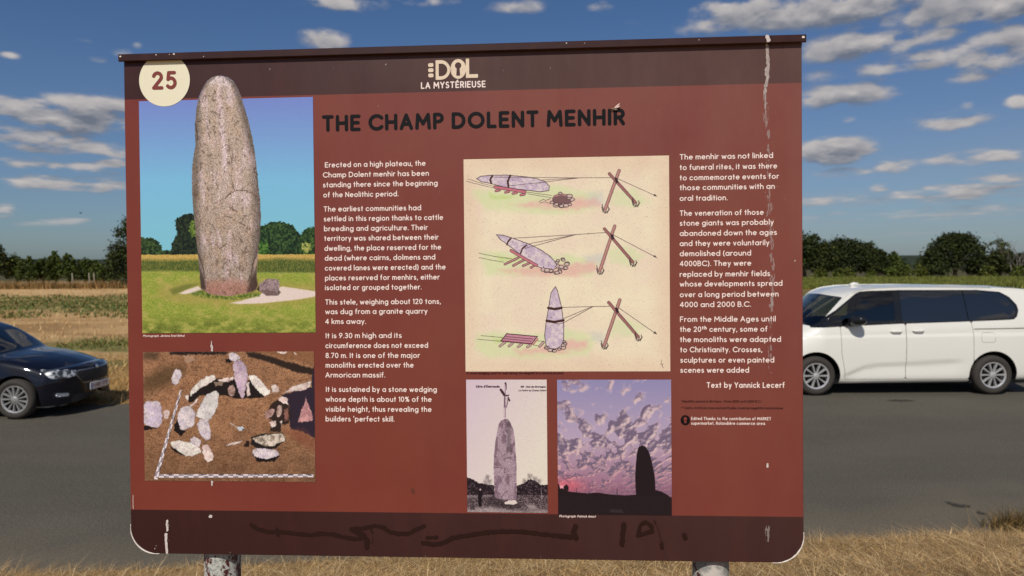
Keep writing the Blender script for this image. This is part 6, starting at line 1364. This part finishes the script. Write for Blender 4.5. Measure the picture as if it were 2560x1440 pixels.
for a, b_ in (((520, 820), (465, 862)), ((610, 830), (570, 862)), ((720, 840), (675, 870)), ((820, 850), (785, 872)), ((970, 820), (925, 865))): wood(d2([a, b_]), 2.3, (214, 180, 178))
rocks(d2, [(1010, 880), (1050, 910), (1100, 915), (1150, 900), (1190, 870), (1220, 840), (1210, 810), (1235, 830)], 14, 20, 11)
for pts in ([(1185, 412), (1540, 402), (1740, 398)], [(1205, 542), (1540, 402)], [(1210, 588), (1550, 402)], [(1840, 412), (2285, 722)]): c.line(d2(pts), .55, ink, .95)
c.poly(d2([(2292, 724), (2250, 712), (2268, 690)]), ink); scaffold(d2, [(1860, 325), (1680, 850), (1730, 355), (2075, 755), (1820, 430)])
c.line(d2([(2340, 1020), (2345, 1050), (2335, 1075), (2360, 1070), (2350, 1095), (2370, 1115)]), .45, ink, .8)
c.build('drawing_print', None, .0007, label='cream printed drawing showing three stages of raising a stone with ropes', rough=.5)

# --- 4. old postcard
o7 = lambda pts: [(1150 + a / 3.892, 930 + b_ / 3.892) for a, b_ in pts]
u0, u1, w0, w1 = rectext(1167, 1368, 949, 1281); c = Canvas(u0, u1, w0, w1); X, Y = c.X, c.Y
a_ = np.clip((X - 1167) / 200, 0, 1)[..., None] * .7 + np.clip((Y - 950) / 250, 0, 1)[..., None] * .5; c.im[:] = C3(214, 196, 212) + (C3(230, 222, 210) - C3(214, 196, 212)) * np.clip(a_, 0, 1)
c.im *= (1 + .08 * (vnoise(X * 1.5, Y * 1.5, 160) - .5))[..., None]; c.all(sstep(.70, .8, fbm(X * .5, Y * .5, 3, 161, .8)) * sstep(1270, 1330, X) * .35, C3(120, 104, 104))
dkf = lambda s: tex2((34, 24, 34), (96, 82, 88), .35, s, .5, .75, o=5); c.warp(2.2, .25, 162)
c.poly(o7([(60, 1020), (120, 1040), (170, 1075), (240, 1090), (330, 1100), (340, 1200), (60, 1200)]), tex=dkf(163)); c.poly(o7([(550, 1110), (620, 1080), (680, 1040), (740, 1060), (790, 1100), (860, 1095), (860, 1210), (550, 1210)]), tex=dkf(164))
c.warp(5, .5, 169)
for x_, y_ in ((270, 1020), (250, 1070), (290, 1060), (680, 1010), (730, 1040), (630, 1060), (770, 1060)): c.poly(o7([(x_ - 18, y_ - 22), (x_ + 20, y_ - 12), (x_ + 14, y_ + 30), (x_ - 20, y_ + 26)]), tex=dkf(165 + x_), alpha=.38, soft=2.5)
c.warp(1, .3, 170); c.poly(o7([(60, 1195), (860, 1195), (860, 1380), (60, 1380)]), tex=tex2((52, 42, 48), (150, 132, 138), .45, 171, .35, .75, fy=.9, o=5))
c.poly(o7([(60, 1200), (330, 1195), (300, 1215), (60, 1222)]), (150, 134, 142), .6, 3); c.poly(o7([(60, 1330), (300, 1310), (450, 1340), (640, 1350), (860, 1340), (860, 1380), (60, 1380)]), tex=tex2((140, 126, 130), (196, 182, 184), .8, 172, o=5), alpha=.85, soft=5)
c.poly(o7([(250, 1240), (330, 1215), (430, 1250), (560, 1260), (600, 1300), (500, 1330), (280, 1290)]), tex=tex2((26, 20, 26), (86, 72, 78), .5, 173), alpha=.8, soft=5); c.poly(o7([(640, 1285), (720, 1290), (760, 1330), (680, 1340)]), (186, 172, 172), .7, 4)
MB_ = o7([(440, 452), (400, 475), (375, 510), (360, 600), (345, 680), (332, 800), (328, 950), (332, 1080), (338, 1200), (350, 1225), (420, 1240), (500, 1245), (552, 1235), (550, 1100), (550, 900), (540, 760), (532, 640), (520, 560), (490, 490), (465, 458)])
def rk(x, y, d):
    n = fbm(x * .1, y * .05, 4, 180)[..., None]; s = fbm(x * .9, y * .9, 4, 181, .8)[..., None]; r = np.clip((x - 1237) / 50, 0, 1)[..., None]
    return np.clip((C3(168, 146, 160) + (C3(130, 106, 122) - C3(168, 146, 160)) * sstep(.4, .65, n)) * (1.0 + 1.3 * (s - .5)) * (1 - .25 * np.exp(-((x - 1272) / 6) ** 2)[..., None] * (y < 1130)[..., None]), 0, 255)
c.poly(MB_, tex=rk)
for pts in ([(420, 490), (408, 560)], [(430, 850), (460, 835), (510, 838)], [(335, 930), (440, 935), (430, 985)], [(400, 1225), (440, 1170), (470, 1150)], [(440, 560), (460, 590)]): c.line(o7(pts), .6, (60, 44, 56), .85)
c.poly(o7([(430, 1270), (470, 1250), (540, 1245), (560, 1275), (520, 1290), (440, 1285)]), (224, 212, 208))
c.line(o7([(440, 120), (434, 240), (432, 440)]), 2.3, (210, 186, 200)); c.line(o7([(446, 110), (440, 240), (442, 440)]), .7, (110, 88, 104)); c.line(o7([(448, 120), (452, 165)]), .9, (60, 40, 50)); c.line(o7([(442, 108), (441, 112)]), 2.0, (46, 30, 40)); c.line(o7([(398, 172), (430, 222)]), 2.9, (64, 44, 52)); c.line(o7([(440, 230), (474, 226)]), 1.6, (70, 50, 60)); c.line(o7([(470, 255), (482, 278)]), 2.0, (64, 44, 52)); c.line(o7([(460, 240), (462, 290), (448, 345)]), 1.6, (190, 164, 176)); c.line(o7([(468, 240), (464, 300), (452, 346)]), .5, (70, 50, 60)); c.line(o7([(434, 230), (432, 340)]), 1.2, (100, 80, 92))
c.line(o7([(195, 1160), (196, 1290)]), 4.0, (26, 18, 26)); c.line(o7([(198, 1140), (198, 1146)]), 1.9, (190, 170, 176)); c.line(o7([(182, 1180), (180, 1240)]), 1.4, (26, 18, 26)); c.line(o7([(212, 1180), (214, 1210)]), 1.1, (26, 18, 26)); c.line(o7([(189, 1290), (188, 1304)]), 1.4, (20, 14, 20)); c.line(o7([(202, 1290), (204, 1302)]), 1.4, (20, 14, 20)); c.line(o7([(790, 1150), (798, 1230)]), .5, (190, 180, 180))
c.nowarp()
def ctext(x, y, x1, s, cap, sw, col=(60, 40, 60)):
    seg, _, _ = layout(s, cap, sw, 0, x1 - x)
    for ax, ay, bx, by in seg: c.line([(x + ax, y - ay), (x + bx, y - by)], sw / 2, col, .95, .45)
(xa, ya), (xb, _), (xc, yc), (xd, _), (xe, ye), (xf, _) = o7([(155, 152), (387, 152), (590, 152), (835, 152), (570, 187), (845, 187)])
ctext(xa, ya, xb, "Côte d'Émeraude", 5.6, 1.35); ctext(xc, yc, xd, '189 - Dol-de-Bretagne', 4.4, 1.05); ctext(xe, ye, xf - 1, 'Le Menhir du Champ-Dolent', 4.0, .6)
c.poly(o7([(100, 1300), (144, 1300), (144, 1342), (100, 1342)]), (52, 42, 50), .6)
c.build('postcard_print', None, .0007, label='mauve and cream old postcard print of the stone topped by a cross')

# --- 5. sunset
o8 = lambda pts: [(1380 + a / 3.891, 930 + b_ / 3.891) for a, b_ in pts]
u0, u1, w0, w1 = rectext(1394, 1678.5, 949, 1287); c = Canvas(u0, u1, w0, w1); X, Y = c.X, c.Y
t = np.clip((Y - 950) / 290, 0, 1)[..., None]; c.im[:] = np.where(t < .5, C3(146, 142, 186) + (C3(184, 166, 194) - C3(146, 142, 186)) * t * 2, C3(184, 166, 194) + (C3(152, 104, 128) - C3(184, 166, 194)) * (t - .5) * 2)
hot = np.exp(-((X - 1415) / 45) ** 2 - ((Y - 1218) / 20) ** 2)[..., None]
yy = (1260 - Y); per = 1 / (.25 + yy / 300.); xx = (X - 1520) * per; yv = 130 * np.log(yy.clip(8) / 8 + .6)
xr = xx * 1.0 + yv * .10; yr = yv - .12 * xx
n = fbm(xr * .036, yr * .065, 6, 200, .52); n2 = fbm(xr * .036 + .22, yr * .065 - .30, 6, 200, .52); big = fbm(X * .008 + 3, Y * .01, 3, 202)
cov = sstep(.44, .54, n + (big - .5) * .35 + np.interp(Y, [950, 1010, 1080, 1180, 1240], [-.05, -.01, .045, .06, .02])); lit = np.clip((n - n2) * 5 + .30 - sstep(.0, 1, cov) * .1, 0, 1)[..., None]
glow = C3(216, 188, 194) + (C3(226, 150, 150) - C3(236, 190, 186)) * sstep(.5, .95, t); cc = C3(112, 98, 124) + (glow - C3(112, 94, 122)) * lit; c.all(cov * .92, cc)
rim = sstep(.06, .0, np.abs(n + (big - .5) * .35 + np.interp(Y, [950, 1010, 1080, 1180, 1240], [-.05, -.01, .045, .06, .02]) - .46)); c.all(rim * .25 * sstep(.35, .6, fbm(X * .06, Y * .06, 3, 207)), C3(244, 206, 204))
c.all(hot[..., 0] * .85, C3(232, 104, 120)); c.all(sstep(1195, 1240, Y) * .45, C3(118, 84, 108)); c.all(np.exp(-((X - 1404) / 8) ** 2 - ((Y - 1217) / 4) ** 2) * .9, C3(255, 190, 200))
blk = (32, 22, 28); c.warp(.9, .4, 205); c.poly(o8([(50, 1140), (100, 1130), (130, 1150), (180, 1165), (350, 1180), (450, 1172), (560, 1190), (700, 1200), (820, 1192), (1010, 1165), (1100, 1190), (1170, 1225), (1175, 1400), (50, 1400)]), blk); c.poly(o8([(112, 1115), (140, 1092), (162, 1115), (158, 1155), (118, 1150)]), blk); c.poly(o8([(55, 1078), (72, 1100), (78, 1140), (55, 1145)]), blk); c.poly(o8([(1000, 1190), (1010, 1150), (1060, 1160), (1130, 1200), (1165, 1240), (1000, 1250)]), blk)
c.nowarp(); c.line(o8([(239, 1130), (239, 1175)]), .5, blk); c.line(o8([(633, 1138), (633, 1190)]), .7, blk); c.line(o8([(360, 1160), (360, 1180)]), .4, blk)
c.warp(.7, .2, 206); c.poly(o8([(818, 1210), (812, 1100), (808, 1020), (815, 900), (825, 800), (838, 735), (870, 712), (905, 722), (935, 760), (960, 830), (980, 920), (998, 1010), (1004, 1100), (1010, 1210)]), blk); c.nowarp()
c.all(sstep(.45, .6, fbm(X * .8, Y * .8, 2, 208)) * (Y > 1240) * .12, C3(80, 66, 70)); sl_ = o8([(560, 1335), (680, 1340), (695, 1370), (565, 1362)]); c.poly(sl_, (66, 58, 62), .55, 2)
c.build('sunset_photo', None, .0007, label='printed photo of the black stone silhouette under a pink and violet sunset sky')

# ------------------------------------------------------------------ fly on the title and a bird far off
a = P(1535, 274); fpos = PM @ np.array([a[0], -.002, a[1]]) + PT
fly = empty('fly', tuple(fpos)); tag(fly, 'tiny grey fly with pale wings sitting on the last letter of the title', 'insect')
FM = Matrix(((PM[0, 0], PM[0, 1], PM[0, 2], 0), (PM[1, 0], PM[1, 1], PM[1, 2], 0), (PM[2, 0], PM[2, 1], PM[2, 2], 0), (0, 0, 0, 1)))
def egg(c_, r_, ang=0):
    bm = bmesh.new(); bmesh.ops.create_icosphere(bm, subdivisions=2, radius=1); mt = Matrix.Rotation(ang, 3, 'Y')
    for v in bm.verts: v.co = mt @ Vector((v.co.x * r_[0], v.co.y * r_[1], v.co.z * r_[2])) + Vector(c_)
    return bm
M_fly = mat('fly_body', tuple(s2l((128, 112, 98))), .4, .5, noise=[(900, .8, tuple(s2l((60, 50, 44))), (.45, .6))]); M_wing = mat('fly_wing', tuple(s2l((240, 216, 204))), .25, .5)
bm = egg((.003, -.0012, -.0008), (.0048, .0019, .0024), .18); me = bpy.data.meshes.new('abdomen'); bm.to_mesh(me); bm.free(); link('abdomen', me, M_fly, fly, FM)
bm = egg((-.002, -.0014, .0006), (.0030, .0021, .0024), .1); me = bpy.data.meshes.new('thorax'); bm.to_mesh(me); bm.free(); link('thorax', me, M_fly, fly, FM)
bm = egg((-.0052, -.0014, .0012), (.0016, .0017, .0018)); me = bpy.data.meshes.new('head'); bm.to_mesh(me); bm.free(); link('head', me, mat('fly_head', tuple(s2l((150, 110, 80))), .3), fly, FM)
for (ex, ez, yy_) in ((.0125, .0098, -.0034), (.0128, .0042, -.0028)):
    n_ = 10; V = []
    for k_ in range(n_):
        t_ = 2 * math.pi * k_ / n_; l_ = math.hypot(ex, ez); lx, lz = ex / l_, ez / l_; s_ = (1 - math.cos(t_)) / 2 * l_; w_ = math.sin(t_) * .0014
        for dy in (0, .00012): V.append((lx * s_ - lz * w_, yy_ + dy - s_ * .05, .0022 + lz * s_ + lx * w_))
    F = [tuple(range(0, 2 * n_, 2)), tuple(range(1, 2 * n_, 2))[::-1]] + [(2 * i, 2 * i + 1, (2 * i + 3) % (2 * n_), (2 * i + 2) % (2 * n_)) for i in range(n_)]
    link('wing', poly_mesh('wing', V, F), M_wing, fly, FM)
for k_, (sx, ez) in enumerate(((-.0036, -.0062), (-.0015, -.0058), (.001, -.0054), (-.0062, .0030), (-.0016, .0050), (.0012, .0044))):
    mb = MB(); mb.tube([(-.002 + sx * .2, -.0010, 0), (-.002 + sx * .8, -.0022, ez * .55), (-.002 + sx, .0010, ez)], [.00022, .00018, .00012], 4); mb.build('leg', M_fly, fly, False, FM)
d = FW * FPX + RT * (202 - 1280) + UP * (720 - 533); d = d / d[1] * 60; bp_ = EYE + d
bird = empty('bird', tuple(bp_)); tag(bird, 'small dark bird flying in the clear sky left of the board', 'bird')
M_bird = mat('bird_feathers', (.02, .02, .022), .8); bm = egg((0, 0, 0), (.11, .035, .035)); me = bpy.data.meshes.new('body'); bm.to_mesh(me); bm.free(); link('body', me, M_bird, bird)
for s_ in (-1, 1):
    link('wing', poly_mesh('wing', [(.04, 0, .012), (.05, s_ * .10, .06), (.0, s_ * .24, .075), (-.035, s_ * .10, .045), (-.04, 0, .0), (.0, s_ * .1, .047)], [(0, 1, 5, 4), (1, 2, 5), (5, 2, 3), (4, 5, 3)]), M_bird, bird)
